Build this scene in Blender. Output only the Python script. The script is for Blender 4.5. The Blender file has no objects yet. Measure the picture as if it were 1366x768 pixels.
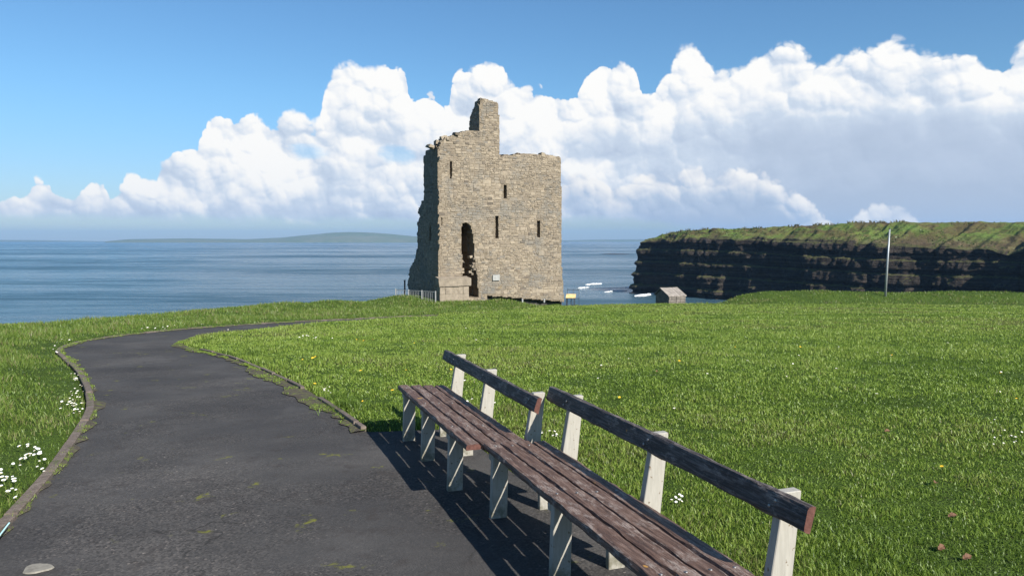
import bpy, bmesh, math, random
import numpy as np
from mathutils import Vector, Matrix, noise as mn
sc = bpy.context.scene
C = sc.collection
random.seed(7); RNG = np.random.default_rng(7)
R = math.radians

# ---------------------------------------------------------------- camera, world, sun, exposure
EYE = 1.6; FPX = 1000.0; PITCH = math.atan(0.064)
cam = bpy.data.cameras.new('camera'); cam.lens = 36.0 * FPX / 1366.0; cam.sensor_width = 36.0
cam.clip_start = 0.05; cam.clip_end = 60000.0
camo = bpy.data.objects.new('camera', cam); C.objects.link(camo)
camo.location = (0, 0, EYE); camo.rotation_euler = (math.pi / 2 - PITCH, 0, 0)
sc.camera = camo

SUN_AZ = R(40.0); SUN_EL = R(34.0)      # the sun stands behind the camera's right shoulder
S = Vector((math.sin(SUN_AZ) * math.cos(SUN_EL), -math.cos(SUN_AZ) * math.cos(SUN_EL), math.sin(SUN_EL)))
w = bpy.data.worlds.new('World'); sc.world = w; w.use_nodes = True
wn = w.node_tree.nodes; wl = w.node_tree.links
bg = wn['Background']; bg.inputs[1].default_value = 0.053
sky = wn.new('ShaderNodeTexSky'); sky.sky_type = 'NISHITA'; sky.sun_disc = False
sky.sun_elevation = SUN_EL
sky.sun_rotation = math.atan2(S.x, S.y)
sky.air_density = 1.0; sky.dust_density = 0.3; sky.ozone_density = 2.4; sky.altitude = 20
wl.new(sky.outputs[0], bg.inputs[0])
sl = bpy.data.lights.new('sun', 'SUN'); sl.energy = 5.0; sl.angle = R(0.53); sl.color = (1.0, 0.955, 0.88)
so = bpy.data.objects.new('sun', sl); C.objects.link(so)
so.rotation_euler = (-S).to_track_quat('-Z', 'Y').to_euler()
sc.view_settings.view_transform = 'Standard'; sc.view_settings.look = 'None'
sc.view_settings.exposure = 0.78; sc.view_settings.gamma = 1.0
sc.view_settings.use_curve_mapping = False
w.cycles.sampling_method = 'MANUAL'; w.cycles.sample_map_resolution = 512
try:
    sc.cycles.transparent_max_bounces = 24; sc.cycles.max_bounces = 6; sc.cycles.volume_bounces = 0
except Exception: pass

# ---------------------------------------------------------------- helpers
def tag(o, label=None, cat=None, group=None, kind=None):
    if label: o['label'] = label
    if cat: o['category'] = cat
    if group: o['group'] = group
    if kind: o['kind'] = kind
    return o
def empty(name, loc=(0, 0, 0), rz=0.0):
    o = bpy.data.objects.new(name, None); C.objects.link(o)
    o.location = loc; o.rotation_euler = (0, 0, rz); o.empty_display_size = 0.2
    return o
def link(name, me, mat, parent=None, loc=None):
    if mat is not None:
        for m in (mat if isinstance(mat, (list, tuple)) else [mat]): me.materials.append(m)
    o = bpy.data.objects.new(name, me); C.objects.link(o)
    if parent: o.parent = parent
    if loc is not None: o.location = loc
    return o
def np_mesh(name, V, faces_flat, counts, smooth=False):
    me = bpy.data.meshes.new(name)
    V = np.ascontiguousarray(V, dtype=np.float32); ff = np.ascontiguousarray(faces_flat, dtype=np.int32)
    ct = np.ascontiguousarray(counts, dtype=np.int32)
    me.vertices.add(len(V)); me.vertices.foreach_set('co', V.ravel())
    me.loops.add(len(ff)); me.loops.foreach_set('vertex_index', ff)
    me.polygons.add(len(ct))
    st = np.zeros(len(ct), np.int32); st[1:] = np.cumsum(ct)[:-1]
    me.polygons.foreach_set('loop_start', st); me.polygons.foreach_set('loop_total', ct)
    me.polygons.foreach_set('use_smooth', np.full(len(ct), smooth, bool))
    me.update(calc_edges=True); me.validate()
    return me
def grid_faces(nu, nv, off=0):
    a = np.arange(nu - 1)[:, None] * nv + np.arange(nv - 1)[None, :] + off
    return np.stack([a, a + nv, a + nv + 1, a + 1], -1).reshape(-1, 4)
def grid_mesh(name, P, smooth=True):
    nu, nv = P.shape[:2]
    f = grid_faces(nu, nv)
    return np_mesh(name, P.reshape(-1, 3), f.ravel(), np.full(len(f), 4), smooth)
def set_attr(me, name, vals):
    a = me.attributes.new(name, 'FLOAT', 'POINT'); a.data.foreach_set('value', np.ascontiguousarray(vals, dtype=np.float32))

def _h(ix, iy, iz, seed):
    n = (ix * 374761393 + iy * 668265263 + iz * 2147483647 + seed * 1274126177) & 0xFFFFFFFF
    n = ((n ^ (n >> 13)) * 1274126177) & 0xFFFFFFFF
    n = ((n ^ (n >> 15)) * 2246822519) & 0xFFFFFFFF
    return ((n ^ (n >> 16)) & 0xFFFFFF) / float(0xFFFFFF)
def vnoise(x, y, z=0.0, seed=0):
    x, y, z = np.broadcast_arrays(np.asarray(x, float), np.asarray(y, float), np.asarray(z, float))
    ix = np.floor(x).astype(np.int64); iy = np.floor(y).astype(np.int64); iz = np.floor(z).astype(np.int64)
    fx = x - ix; fy = y - iy; fz = z - iz
    fx = fx * fx * (3 - 2 * fx); fy = fy * fy * (3 - 2 * fy); fz = fz * fz * (3 - 2 * fz)
    o = 0
    for dx in (0, 1):
        for dy in (0, 1):
            for dz in (0, 1):
                o = o + _h(ix + dx, iy + dy, iz + dz, seed) * (fx if dx else 1 - fx) * (fy if dy else 1 - fy) * (fz if dz else 1 - fz)
    return o * 2 - 1
def fbm(x, y, z=0.0, oct=4, seed=0):
    s = 0; a = 1; t = 0
    for i in range(oct):
        s = s + a * vnoise(np.asarray(x) * 2 ** i, np.asarray(y) * 2 ** i, np.asarray(z) * 2 ** i, seed + i * 17); t += a; a *= .5
    return s / t
def sst(e0, e1, x):
    t = np.clip((np.asarray(x, float) - e0) / (e1 - e0), 0, 1); return t * t * (3 - 2 * t)
def ray(px, py):
    """the direction through a point of the photograph: x and drop per metre of depth"""
    X = (px - 683.0) / FPX; v = (py - 384.0) / FPX
    f = math.cos(PITCH) - v * math.sin(PITCH); d = math.sin(PITCH) + v * math.cos(PITCH)
    return X / f, d / f
def at(px, py, Y):
    a, s = ray(px, py); return Vector((a * Y, Y, EYE - s * Y))
GY = np.array([-60, -10, 0, 3, 6, 9, 13, 18, 24, 35, 44, 50, 60, 80, 200.])
GZ = np.array([.1, .03, 0, -.018, -.05, -.17, -.40, -.70, -1.06, -1.74, -2.30, -2.64, -2.98, -3.4, -4.])
def base_g(y):
    y = np.asarray(y, float)
    return sum(np.interp(y + d, GY, GZ) for d in (-1.2, -.6, 0, .6, 1.2)) / 5 if True else 0
def gp(px, py):
    a, s = ray(px, py); lo, hi = 0.5, 70.0
    for _ in range(50):
        m = (lo + hi) / 2
        if EYE - s * m > float(base_g(m)): lo = m
        else: hi = m
    return (a * lo, lo)
def resample(P, step):
    P = np.array(P, float); d = np.r_[0, np.cumsum(np.hypot(*np.diff(P, axis=0).T))]
    n = max(2, int(d[-1] / step)); t = np.linspace(0, d[-1], n)
    return np.c_[np.interp(t, d, P[:, 0]), np.interp(t, d, P[:, 1])]
def smooth_line(P, it=2):
    P = np.array(P, float)
    for _ in range(it):
        Q = [P[0]]
        for a, b in zip(P[:-1], P[1:]): Q += [a * .75 + b * .25, a * .25 + b * .75]
        Q.append(P[-1]); P = np.array(Q)
    return P
def dist_line(x, y, P, far=9.):
    """distance to a line; beyond 'far' metres it is only a lower bound"""
    sh = np.shape(x); x = np.asarray(x, float).ravel(); y = np.asarray(y, float).ravel(); P = np.asarray(P, float)
    best = np.full(x.shape, 1e9); o = np.argsort(y, kind='stable'); ys = y[o]
    for (ax, ay), (bx, by) in zip(P[:-1], P[1:]):
        i0, i1 = np.searchsorted(ys, (min(ay, by) - far, max(ay, by) + far)); q = o[i0:i1]; xq = x[q]
        q = q[(xq > min(ax, bx) - far) & (xq < max(ax, bx) + far)]
        if not len(q): continue
        dx, dy = bx - ax, by - ay; L = dx * dx + dy * dy + 1e-12; xq = x[q]; yq = y[q]
        t = np.clip(((xq - ax) * dx + (yq - ay) * dy) / L, 0, 1)
        best[q] = np.minimum(best[q], np.hypot(xq - ax - t * dx, yq - ay - t * dy))
    return np.where(best > 1e8, far + 20., best).reshape(sh)
def in_poly(x, y, P):
    x = np.asarray(x, float); y = np.asarray(y, float); r = np.zeros(x.shape, bool)
    n = len(P)
    for i in range(n):
        ax, ay = P[i]; bx, by = P[(i + 1) % n]
        if ay == by: continue
        c = ((ay > y) != (by > y)) & (x < (bx - ax) * (y - ay) / (by - ay) + ax)
        r ^= c
    return r

# ---------------------------------------------------------------- material helpers
class NT:
    def __init__(s, name):
        s.m = bpy.data.materials.new(name); s.m.use_nodes = True; s.t = s.m.node_tree
        s.p = s.t.nodes['Principled BSDF']; s.out = s.t.nodes['Material Output']
    def n(s, typ, **k):
        nd = s.t.nodes.new(typ)
        for a, b in k.items():
            if a.startswith('i_'):
                key = a[2:]; key = int(key) if key.isdigit() else key.replace('_', ' ')
                if hasattr(b, 'links') or isinstance(b, bpy.types.NodeSocket): s.t.links.new(b, nd.inputs[key])
                else: nd.inputs[key].default_value = b
            else: setattr(nd, a, b)
        return nd
    def l(s, a, b): s.t.links.new(a, b)
    def pos(s):
        return s.n('ShaderNodeNewGeometry').outputs['Position']
    def obj(s):
        return s.n('ShaderNodeTexCoord').outputs['Object']
    def mapping(s, v, scale):
        m = s.n('ShaderNodeMapping'); s.l(v, m.inputs[0]); m.inputs['Scale'].default_value = scale; return m.outputs[0]
    def noise(s, v, scale, detail=4, rough=.55, dist=0.):
        n = s.n('ShaderNodeTexNoise'); s.l(v, n.inputs['Vector']); n.inputs['Scale'].default_value = scale
        n.inputs['Detail'].default_value = detail; n.inputs['Roughness'].default_value = rough; n.inputs['Distortion'].default_value = dist
        return n.outputs[0]
    def voro(s, v, scale, feat='F1', out=0):
        n = s.n('ShaderNodeTexVoronoi', feature=feat); s.l(v, n.inputs['Vector']); n.inputs['Scale'].default_value = scale
        return n.outputs[out]
    def ramp(s, f, stops):
        r = s.n('ShaderNodeValToRGB'); s.l(f, r.inputs[0]); e = r.color_ramp.elements
        while len(e) < len(stops): e.new(.5)
        for k, (p, c) in enumerate(stops):
            e[k].position = p; e[k].color = (c if len(c) == 4 else (*c, 1)) if isinstance(c, tuple) else (c, c, c, 1)
        return r.outputs[0]
    def mix(s, f, a, b, mode='MIX'):
        m = s.n('ShaderNodeMix', data_type='RGBA', blend_type=mode)
        for key, v in ((0, f), (6, a), (7, b)):
            if isinstance(v, bpy.types.NodeSocket): s.l(v, m.inputs[key])
            else: m.inputs[key].default_value = v if key == 0 else ((*v, 1) if len(v) == 3 else v)
        return m.outputs[2]
    def math(s, op, a, b=0., c=None):
        m = s.n('ShaderNodeMath', operation=op)
        for k, v in enumerate((a, b, c)):
            if v is None: continue
            if isinstance(v, bpy.types.NodeSocket): s.l(v, m.inputs[k])
            else: m.inputs[k].default_value = v
        return m.outputs[0]
    def maprange(s, v, a, b, c=0., d=1.):
        m = s.n('ShaderNodeMapRange', interpolation_type='SMOOTHSTEP'); s.l(v, m.inputs[0])
        for k, x in zip((1, 2, 3, 4), (a, b, c, d)): m.inputs[k].default_value = x
        return m.outputs[0]
    def bump(s, h, strength=.5, dist=.02, nrm=None):
        b = s.n('ShaderNodeBump'); s.l(h, b.inputs['Height']); b.inputs['Strength'].default_value = strength
        b.inputs['Distance'].default_value = dist
        if nrm is not None: s.l(nrm, b.inputs['Normal'])
        return b.outputs[0]
    def done(s, col=None, rough=.85, nrm=None, spec=.3):
        if col is not None:
            if isinstance(col, bpy.types.NodeSocket): s.l(col, s.p.inputs['Base Color'])
            else: s.p.inputs['Base Color'].default_value = (*col, 1)
        if isinstance(rough, bpy.types.NodeSocket): s.l(rough, s.p.inputs['Roughness'])
        else: s.p.inputs['Roughness'].default_value = rough
        s.p.inputs['Specular IOR Level'].default_value = spec
        if nrm is not None: s.l(nrm, s.p.inputs['Normal'])
        return s.m
M = {}
# ---------------------------------------------------------------- the sky's clouds, drawn by direction (azimuth, slope) far beyond the scene
def sky_pt(px, py):
    a, s_ = ray(px, py); return math.atan(a) * 1000, -s_ / math.sqrt(1 + a * a) * 1000
OUT_A = [(-60, 280), (-20, 280), (0, 270), (5, 266), (30, 262), (43, 243), (55, 236), (68, 250), (85, 268), (108, 264), (118, 247), (135, 243), (150, 262), (162, 248), (178, 229), (195, 232), (215, 212), (235, 203), (262, 196), (278, 162), (298, 153), (320, 157), (345, 153), (362, 158), (385, 150), (405, 153), (420, 166),
 (429, 140), (436, 112), (441, 104), (458, 89), (480, 90), (500, 90), (522, 86), (538, 96), (545, 115), (549, 136), (575, 125), (592, 138), (602, 110), (622, 86), (655, 80), (672, 90), (683, 114), (700, 117), (722, 115), (745, 124), (764, 130), (775, 118), (792, 93), (815, 80), (835, 83), (849, 98), (855, 128), (862, 132), (880, 111), (896, 92), (903, 73), (920, 63), (940, 74), (963, 88), (990, 92), (1002, 76), (1030, 62), (1060, 62), (1078, 79), (1100, 82), (1130, 76), (1165, 68), (1182, 55), (1210, 60), (1235, 71), (1270, 72), (1300, 76), (1330, 85), (1347, 76), (1368, 60), (1420, 48), (1480, 60), (1560, 110), (1640, 150), (1700, 170)]
OUT_C = [(-60, 330), (700, 330), (735, 288), (752, 240), (775, 232), (800, 243), (830, 250), (850, 238), (872, 228), (900, 236), (915, 226), (940, 225), (962, 230), (985, 228), (1010, 230), (1035, 240), (1052, 254), (1075, 266), (1095, 284), (1120, 300), (1145, 288), (1160, 277), (1180, 273), (1200, 276), (1218, 286), (1240, 310), (1700, 330)]
W = NT.__new__(NT); W.t = w.node_tree
dirv = W.n('ShaderNodeTexCoord').outputs['Generated']; sp = W.n('ShaderNodeSeparateXYZ'); W.l(dirv, sp.inputs[0])
AZ = W.math('MULTIPLY', W.math('ARCTAN2', sp.outputs[0], sp.outputs[1]), 1000.)
hyp = W.math('SQRT', W.math('ADD', W.math('MULTIPLY', sp.outputs[0], sp.outputs[0]), W.math('MULTIPLY', sp.outputs[1], sp.outputs[1])))
EL = W.math('MULTIPLY', W.math('DIVIDE', sp.outputs[2], W.math('MAXIMUM', hyp, .02)), 1000.)
def combine(a, b):
    c_ = W.n('ShaderNodeCombineXYZ')
    for k_, v_ in enumerate((a, b)):
        if isinstance(v_, bpy.types.NodeSocket): W.l(v_, c_.inputs[k_])
        else: c_.inputs[k_].default_value = v_
    return c_.outputs[0]
AMIN, AMAX, EMAX = -720., 830., 340.
def curve(pts, A):
    f = W.n('ShaderNodeFloatCurve'); cm = f.mapping; c_ = cm.curves[0]
    q = sorted((((x - AMIN) / (AMAX - AMIN), max(0, y) / EMAX) for x, y in (sky_pt(*p_) for p_ in pts)))
    q = [(0., q[0][1])] + [z_ for z_ in q if 0 < z_[0] < 1] + [(1., q[-1][1])]
    c_.points[0].location = q[0]; c_.points[1].location = q[-1]
    for z_ in q[1:-1]: c_.points.new(*z_)
    for p_ in c_.points: p_.handle_type = 'AUTO'
    cm.update(); W.l(W.maprange_lin(A, AMIN, AMAX), f.inputs[1]); return W.math('MULTIPLY', f.outputs[0], EMAX)
def _mrl(v, a, b, c=0., d=1.):
    m = W.n('ShaderNodeMapRange'); W.l(v, m.inputs[0])
    for k_, x_ in zip((1, 2, 3, 4), (a, b, c, d)): m.inputs[k_].default_value = x_
    return m.outputs[0]
W.maprange_lin = _mrl
def vec(op, a, b):
    m = W.n('ShaderNodeVectorMath', operation=op)
    for k_, v_ in enumerate((a, b)):
        if isinstance(v_, bpy.types.NodeSocket): W.l(v_, m.inputs[k_])
        else: m.inputs[k_].default_value = v_
    return m.outputs[0]
def scl(a, f):
    m = W.n('ShaderNodeVectorMath', operation='SCALE'); W.l(a, m.inputs[0]); m.inputs['Scale'].default_value = f; return m.outputs[0]
P0 = combine(AZ, EL)
def warped(P_):
    n1 = W.n('ShaderNodeTexNoise', noise_dimensions='2D'); W.l(P_, n1.inputs['Vector']); n1.inputs['Scale'].default_value = 1 / 60.; n1.inputs['Detail'].default_value = 4; n1.inputs['Roughness'].default_value = .6
    return vec('ADD', P_, scl(vec('SUBTRACT', n1.outputs['Color'], (.5, .5, .5)), 26.))
def billow(P_, size, sm=.25):
    v_ = W.n('ShaderNodeTexVoronoi', feature='SMOOTH_F1', voronoi_dimensions='2D'); W.l(P_, v_.inputs['Vector']); v_.inputs['Scale'].default_value = 1. / size
    v_.inputs['Smoothness'].default_value = sm; v_.inputs['Randomness'].default_value = 1.
    d_ = v_.outputs['Distance']; return W.math('SUBTRACT', 1., W.math('MULTIPLY', d_, d_))
SIZES = ((62., .95), (27., .62), (12., .34), (5.5, .18))
def field(P_):
    q = warped(P_); return [billow(q, sz) for sz, _ in SIZES]
F0 = field(P0)
LX, LY = .50, .80
BL = [billow(warped(vec('ADD', P0, (LX * sz * .22, LY * sz * .22, 0))), sz) for sz, _ in SIZES[:3]]
rel = None
for k_, wgt in ((0, 1.25), (1, .8), (2, .32)):
    x_ = W.math('MULTIPLY', W.math('SUBTRACT', F0[k_], BL[k_]), wgt); rel = x_ if rel is None else W.math('ADD', rel, x_)
disp = None
for k_, amp in ((0, 20.), (1, 17.), (2, 9.), (3, 4.)):
    x_ = W.math('MULTIPLY', W.math('SUBTRACT', F0[k_], .80), amp); disp = x_ if disp is None else W.math('ADD', disp, x_)
ao = W.math('ADD', W.math('MULTIPLY', F0[0], .35), W.math('ADD', W.math('MULTIPLY', F0[1], .4), W.math('MULTIPLY', F0[2], .25)))
soft = W.n('ShaderNodeTexNoise', noise_dimensions='2D'); W.l(P0, soft.inputs['Vector']); soft.inputs['Scale'].default_value = 1 / 150.; soft.inputs['Detail'].default_value = 5; soft.inputs['Roughness'].default_value = .55
wisp = W.n('ShaderNodeTexNoise', noise_dimensions='2D'); W.l(vec('MULTIPLY', P0, (.35, 1., 1.)), wisp.inputs['Vector']); wisp.inputs['Scale'].default_value = 1 / 26.; wisp.inputs['Detail'].default_value = 6; wisp.inputs['Roughness'].default_value = .6
top1 = curve(OUT_A, AZ); top2 = curve(OUT_C, AZ)
g1 = W.math('ADD', W.math('SUBTRACT', top1, EL), disp)          # how far inside the cloud
g2 = W.math('ADD', W.math('SUBTRACT', top2, EL), W.math('MULTIPLY', disp, .9))
edge_w = W.maprange(soft.outputs[0], .35, .65, 2.5, 8.)
al1 = W.maprange(W.math('DIVIDE', g1, edge_w), -.35, 1.)
al2 = W.maprange(g2, -1., 7.)
wz = W.math('MULTIPLY', W.math('SUBTRACT', wisp.outputs[0], .5), 16.)
fade = W.maprange(W.math('ADD', W.math('ADD', EL, wz), W.math('MULTIPLY', W.maprange(AZ, 150., 330.), 26.)), 19., 34.)              # the flat base dissolves into the haze
al1 = W.math('MULTIPLY', al1, fade); al2 = W.math('MULTIPLY', al2, fade)
# holes of blue between the heads
hole = W.math('MULTIPLY', W.maprange(soft.outputs[0], .36, .43), 1.)
def blob(cx, cy, rx, ry):
    x0_, y0_ = sky_pt(cx, cy)
    a_ = W.math('MULTIPLY', W.math('SUBTRACT', AZ, x0_), 1. / rx); b_ = W.math('MULTIPLY', W.math('SUBTRACT', EL, y0_), 1. / ry)
    r2 = W.math('ADD', W.math('MULTIPLY', a_, a_), W.math('MULTIPLY', b_, b_))
    return W.math('ADD', r2, W.math('MULTIPLY', W.math('SUBTRACT', wisp.outputs[0], .5), 4.5))
for b_ in ((528, 206, 20, 13), (412, 203, 24, 10)):
    al1 = W.math('MULTIPLY', al1, W.maprange(blob(*b_), .1, 1.6, .45, 1.))
# light on the billows: they swell towards the sun, the creases and the deep grey mass turn away
grey = W.maprange(AZ, -20., 480.)                                # thick shaded mass at the right
lowr = W.maprange(W.math('ADD', EL, W.math('MULTIPLY', W.math('SUBTRACT', soft.outputs[0], .5), 160.)), 250., 90.)
depth = W.maprange(g1, 14., 110.)
core = W.math('MULTIPLY', W.math('MULTIPLY', grey, lowr), depth)
core = W.math('ADD', core, W.math('MULTIPLY', W.math('MULTIPLY', W.maprange(soft.outputs[0], .42, .62), depth), .30))
base_sh = W.math('MULTIPLY', W.maprange(EL, 75., 24.), .40)
lit = W.math('ADD', .96, W.math('MULTIPLY', rel, W.math('SUBTRACT', .85, W.math('MULTIPLY', core, .62))))
lit = W.math('ADD', lit, W.math('MULTIPLY', W.math('SUBTRACT', ao, .80), W.math('SUBTRACT', .42, W.math('MULTIPLY', core, .42))))
lit = W.math('SUBTRACT', lit, W.math('MULTIPLY', core, .80)); lit = W.math('SUBTRACT', lit, base_sh)
lit = W.math('ADD', lit, W.math('MULTIPLY', W.math('SUBTRACT', wisp.outputs[0], .5), .22))
c1 = W.ramp(lit, [(.0, (.42, .50, .63)), (.30, (.48, .56, .69)), (.60, (.58, .66, .77)), (.82, (.78, .81, .85)), (1., (.93, .92, .895))])
lit2 = W.math('ADD', W.math('ADD', .76, W.math('MULTIPLY', rel, .85)), W.math('MULTIPLY', W.math('SUBTRACT', ao, .8), .7))
lit2 = W.math('SUBTRACT', lit2, W.maprange(g2, 8., 48., 0., .42))
c2 = W.ramp(lit2, [(.0, (.34, .43, .58)), (.40, (.45, .54, .68)), (.72, (.70, .73, .78)), (1., (.90, .885, .86))])
f2 = W.math('MULTIPLY', al2, W.maprange(g2, 70., 15., .0, 1.))
ccol = W.mix(f2, c1, c2)
alpha = W.math('MAXIMUM', al1, W.math('MULTIPLY', al2, .9))
tint_ = W.mix(W.maprange(EL, 10., 200.), (.78, .93, 1.20), (.86, 1.24, 1.46))
skyc = W.mix(1., sky.outputs[0], tint_, 'MULTIPLY')
W.l(skyc, bg.inputs[0])
cbg = W.n('ShaderNodeBackground'); W.l(ccol, cbg.inputs[0]); cbg.inputs[1].default_value = .645
ms = W.n('ShaderNodeMixShader'); W.l(alpha, ms.inputs[0]); W.l(bg.outputs[0], ms.inputs[1]); W.l(cbg.outputs[0], ms.inputs[2])
W.l(ms.outputs[0], wn['World Output'].inputs[0])
def rnd_island(t): return t.n('ShaderNodeNewGeometry').outputs['Random Per Island']

t = NT('turf_soil'); p = t.pos()
c = t.ramp(t.noise(p, .55, 5), [(.3, (.05, .085, .014)), (.55, (.075, .125, .018)), (.75, (.10, .155, .022))])
c = t.mix(t.maprange(t.noise(p, 14, 3), .52, .7, 0, .8), c, (.045, .055, .018))
fine = t.noise(p, 60, 3)
c = t.mix(t.maprange(fine, .35, .7, .0, .5), c, (.07, .11, .022))
M['soil'] = t.done(c, .95, t.bump(fine, 1., .06), .1)

def grass_mat(name, stops, transl=.45, dry=(.16, .15, .06), dryamt=.06):
    t = NT(name); t.t.nodes.remove(t.p)
    a = t.n('ShaderNodeAttribute', attribute_name='tint').outputs['Fac']
    hgt = t.n('ShaderNodeAttribute', attribute_name='hgt').outputs['Fac']
    col = t.ramp(a, stops)
    col = t.mix(t.math('GREATER_THAN', a, 1 - dryamt), col, dry)
    col = t.mix(t.math('MULTIPLY', hgt, .35), col, (.20, .29, .045))
    d = t.n('ShaderNodeBsdfDiffuse', i_0=col); tr = t.n('ShaderNodeBsdfTranslucent', i_0=col)
    g = t.n('ShaderNodeBsdfGlossy', i_Roughness=.45); g.inputs[0].default_value = (.8, .85, .8, 1)
    m1 = t.n('ShaderNodeMixShader', i_0=transl, i_1=d.outputs[0], i_2=tr.outputs[0])
    m2 = t.n('ShaderNodeMixShader', i_0=.022, i_1=m1.outputs[0], i_2=g.outputs[0])
    t.l(m2.outputs[0], t.out.inputs[0]); return t.m
M['lawn'] = grass_mat('lawn_grass', [(0., (.070, .120, .018)), (.5, (.19, .285, .038)), (1., (.34, .40, .09))])
M['rough'] = grass_mat('rough_grass', [(0., (.055, .100, .016)), (.5, (.135, .21, .030)), (1., (.25, .30, .075))], dry=(.24, .21, .10), dryamt=.10)
M['moor'] = grass_mat('cliff_grass', [(0., (.05, .075, .02)), (.5, (.09, .13, .03)), (1., (.15, .14, .06))], dry=(.13, .085, .05), dryamt=.3)

t = NT('tarmac'); p = t.pos()
big = t.noise(p, .7, 4); fineN = t.noise(p, 170, 3, .7)
vor = t.voro(p, 95)
c = t.ramp(big, [(.34, (.040, .038, .038)), (.5, (.056, .053, .051)), (.66, (.080, .075, .071))])
sp = t.n('ShaderNodeTexVoronoi', feature='F1'); t.l(p, sp.inputs['Vector']); sp.inputs['Scale'].default_value = 85
chip = t.ramp(t.math('MULTIPLY', sp.outputs['Color'], 1.), [(.0, (.35, .35, .35)), (.5, (.9, .88, .86)), (.84, (1.35, 1.3, 1.25)), (.95, (2.2, 2.0, 1.85)), (1., (5., 4.6, 4.2))])
c = t.mix(t.maprange(t.noise(p, .8, 3), .40, .60, .25, 1.), c, chip, 'MULTIPLY')
mid = t.noise(t.mapping(p, (1, 1, 1)), 5.5, 5, .65)
c = t.mix(t.maprange(mid, .52, .72, 0, .6), c, (.036, .030, .027))
c = t.mix(t.maprange(t.noise(t.mapping(p, (1, .6, 1)), 1.9, 6, .7), .56, .70, 0, .4), c, (.088, .083, .078))
cr = t.n('ShaderNodeTexVoronoi', feature='DISTANCE_TO_EDGE'); wv = t.n('ShaderNodeVectorMath', operation='ADD'); t.l(p, wv.inputs[0])
nzc = t.n('ShaderNodeTexNoise'); t.l(p, nzc.inputs['Vector']); nzc.inputs['Scale'].default_value = 3.; nzc.inputs['Detail'].default_value = 5
scn = t.n('ShaderNodeVectorMath', operation='SCALE'); t.l(nzc.outputs['Color'], scn.inputs[0]); scn.inputs['Scale'].default_value = .5; t.l(scn.outputs[0], wv.inputs[1])
t.l(wv.outputs[0], cr.inputs['Vector']); cr.inputs['Scale'].default_value = .55
crk = t.math('MULTIPLY', t.maprange(cr.outputs[0], .006, .001), t.maprange(t.noise(p, .9, 3), .5, .6))
c = t.mix(t.math('MULTIPLY', crk, .7), c, (.02, .018, .016))
moss = t.math('MULTIPLY', t.maprange(t.noise(p, 3.1, 4, .6), .635, .70), t.maprange(t.noise(p, 22, 3), .42, .6))
c = t.mix(t.math('MULTIPLY', moss, .8), c, (.15, .15, .02))
h = t.math('ADD', t.math('MULTIPLY', t.math('SUBTRACT', 1., vor), .6), t.math('MULTIPLY', fineN, .4))
M['tarmac'] = t.done(c, .92, t.bump(h, .55, .006), .25)

t = NT('path_edge_moss'); p = t.pos()
c = t.ramp(t.noise(p, 18, 4, .65), [(.3, (.060, .052, .044)), (.52, (.10, .085, .064)), (.60, (.12, .135, .04)), (.75, (.15, .20, .04))])
M['moss'] = t.done(c, .95, t.bump(t.noise(p, 70, 4), .9, .015), .1)

t = NT('edging_concrete'); p = t.pos(); ri = t.n('ShaderNodeObjectInfo').outputs['Random']
c = t.ramp(t.noise(p, 24, 5, .65), [(.3, (.105, .080, .065)), (.55, (.175, .14, .115)), (.75, (.24, .20, .165))])
c = t.mix(t.math('MULTIPLY', ri, .35), c, (.06, .05, .045))
c = t.mix(t.maprange(t.noise(p, 7, 4), .58, .72, 0, .7), c, (.07, .085, .03))
M['kerb'] = t.done(c, .9, t.bump(t.noise(p, 90, 4), .7, .008), .2)

t = NT('pale_concrete'); p = t.pos()
M['patch'] = t.done(t.ramp(t.noise(p, 30, 5), [(.3, (.16, .145, .12)), (.7, (.26, .24, .2))]), .9, t.bump(t.noise(p, 120, 3), .5, .004))

# weathered, once red stained bench timber: the grain runs along the plank's own Y
def wood(name, dark, midc, pale, amt):
    t = NT(name); p = t.obj(); inf = t.n('ShaderNodeObjectInfo').outputs['Random']
    off = t.n('ShaderNodeVectorMath', operation='ADD'); t.l(p, off.inputs[0])
    cx = t.n('ShaderNodeCombineXYZ'); t.l(t.math('MULTIPLY', inf, 37.), cx.inputs[1]); t.l(cx.outputs[0], off.inputs[1]); p = off.outputs[0]
    g = t.noise(t.mapping(p, (26, 1.6, 26)), 3.2, 6, .7, .3)
    fine = t.noise(t.mapping(p, (60, 5, 60)), 5, 4, .7)
    c = t.ramp(g, [(.30, dark), (.5, midc), (.68, pale)])
    wear = t.maprange(t.noise(t.mapping(p, (5, 2.2, 5)), 3.5, 6, .75), .50, .62)
    wear = t.math('MULTIPLY', wear, t.maprange(fine, .42, .6))
    c = t.mix(t.math('MULTIPLY', wear, amt), c, (.38, .32, .28))
    c = t.mix(t.maprange(fine, .55, .72, 0, .6), c, dark)
    lich = t.maprange(t.noise(p, 9, 3), .73, .76)
    c = t.mix(lich, c, (.42, .22, .05))
    hh = t.math('ADD', t.math('MULTIPLY', g, .7), t.math('MULTIPLY', fine, .5))
    return t.done(c, .62, t.bump(hh, .8, .006), .35)
M['plank'] = wood('weathered_bench_plank', (.026, .015, .011), (.110, .064, .046), (.23, .155, .12), .8)
M['rail'] = wood('dark_backrest_timber', (.014, .012, .011), (.055, .044, .040), (.17, .14, .125), .6)
t = NT('red_end_grain'); p = t.obj()
M['endgrain'] = t.done(t.ramp(t.noise(p, 60, 4), [(.3, (.07, .028, .021)), (.7, (.13, .056, .042))]), .75, t.bump(t.noise(p, 150, 3), .4, .003))
t = NT('cream_painted_timber'); p = t.obj()
g = t.noise(t.mapping(p, (30, 30, 3)), 3, 5, .6)
c = t.ramp(g, [(.3, (.30, .28, .24)), (.7, (.385, .36, .31))])
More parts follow.
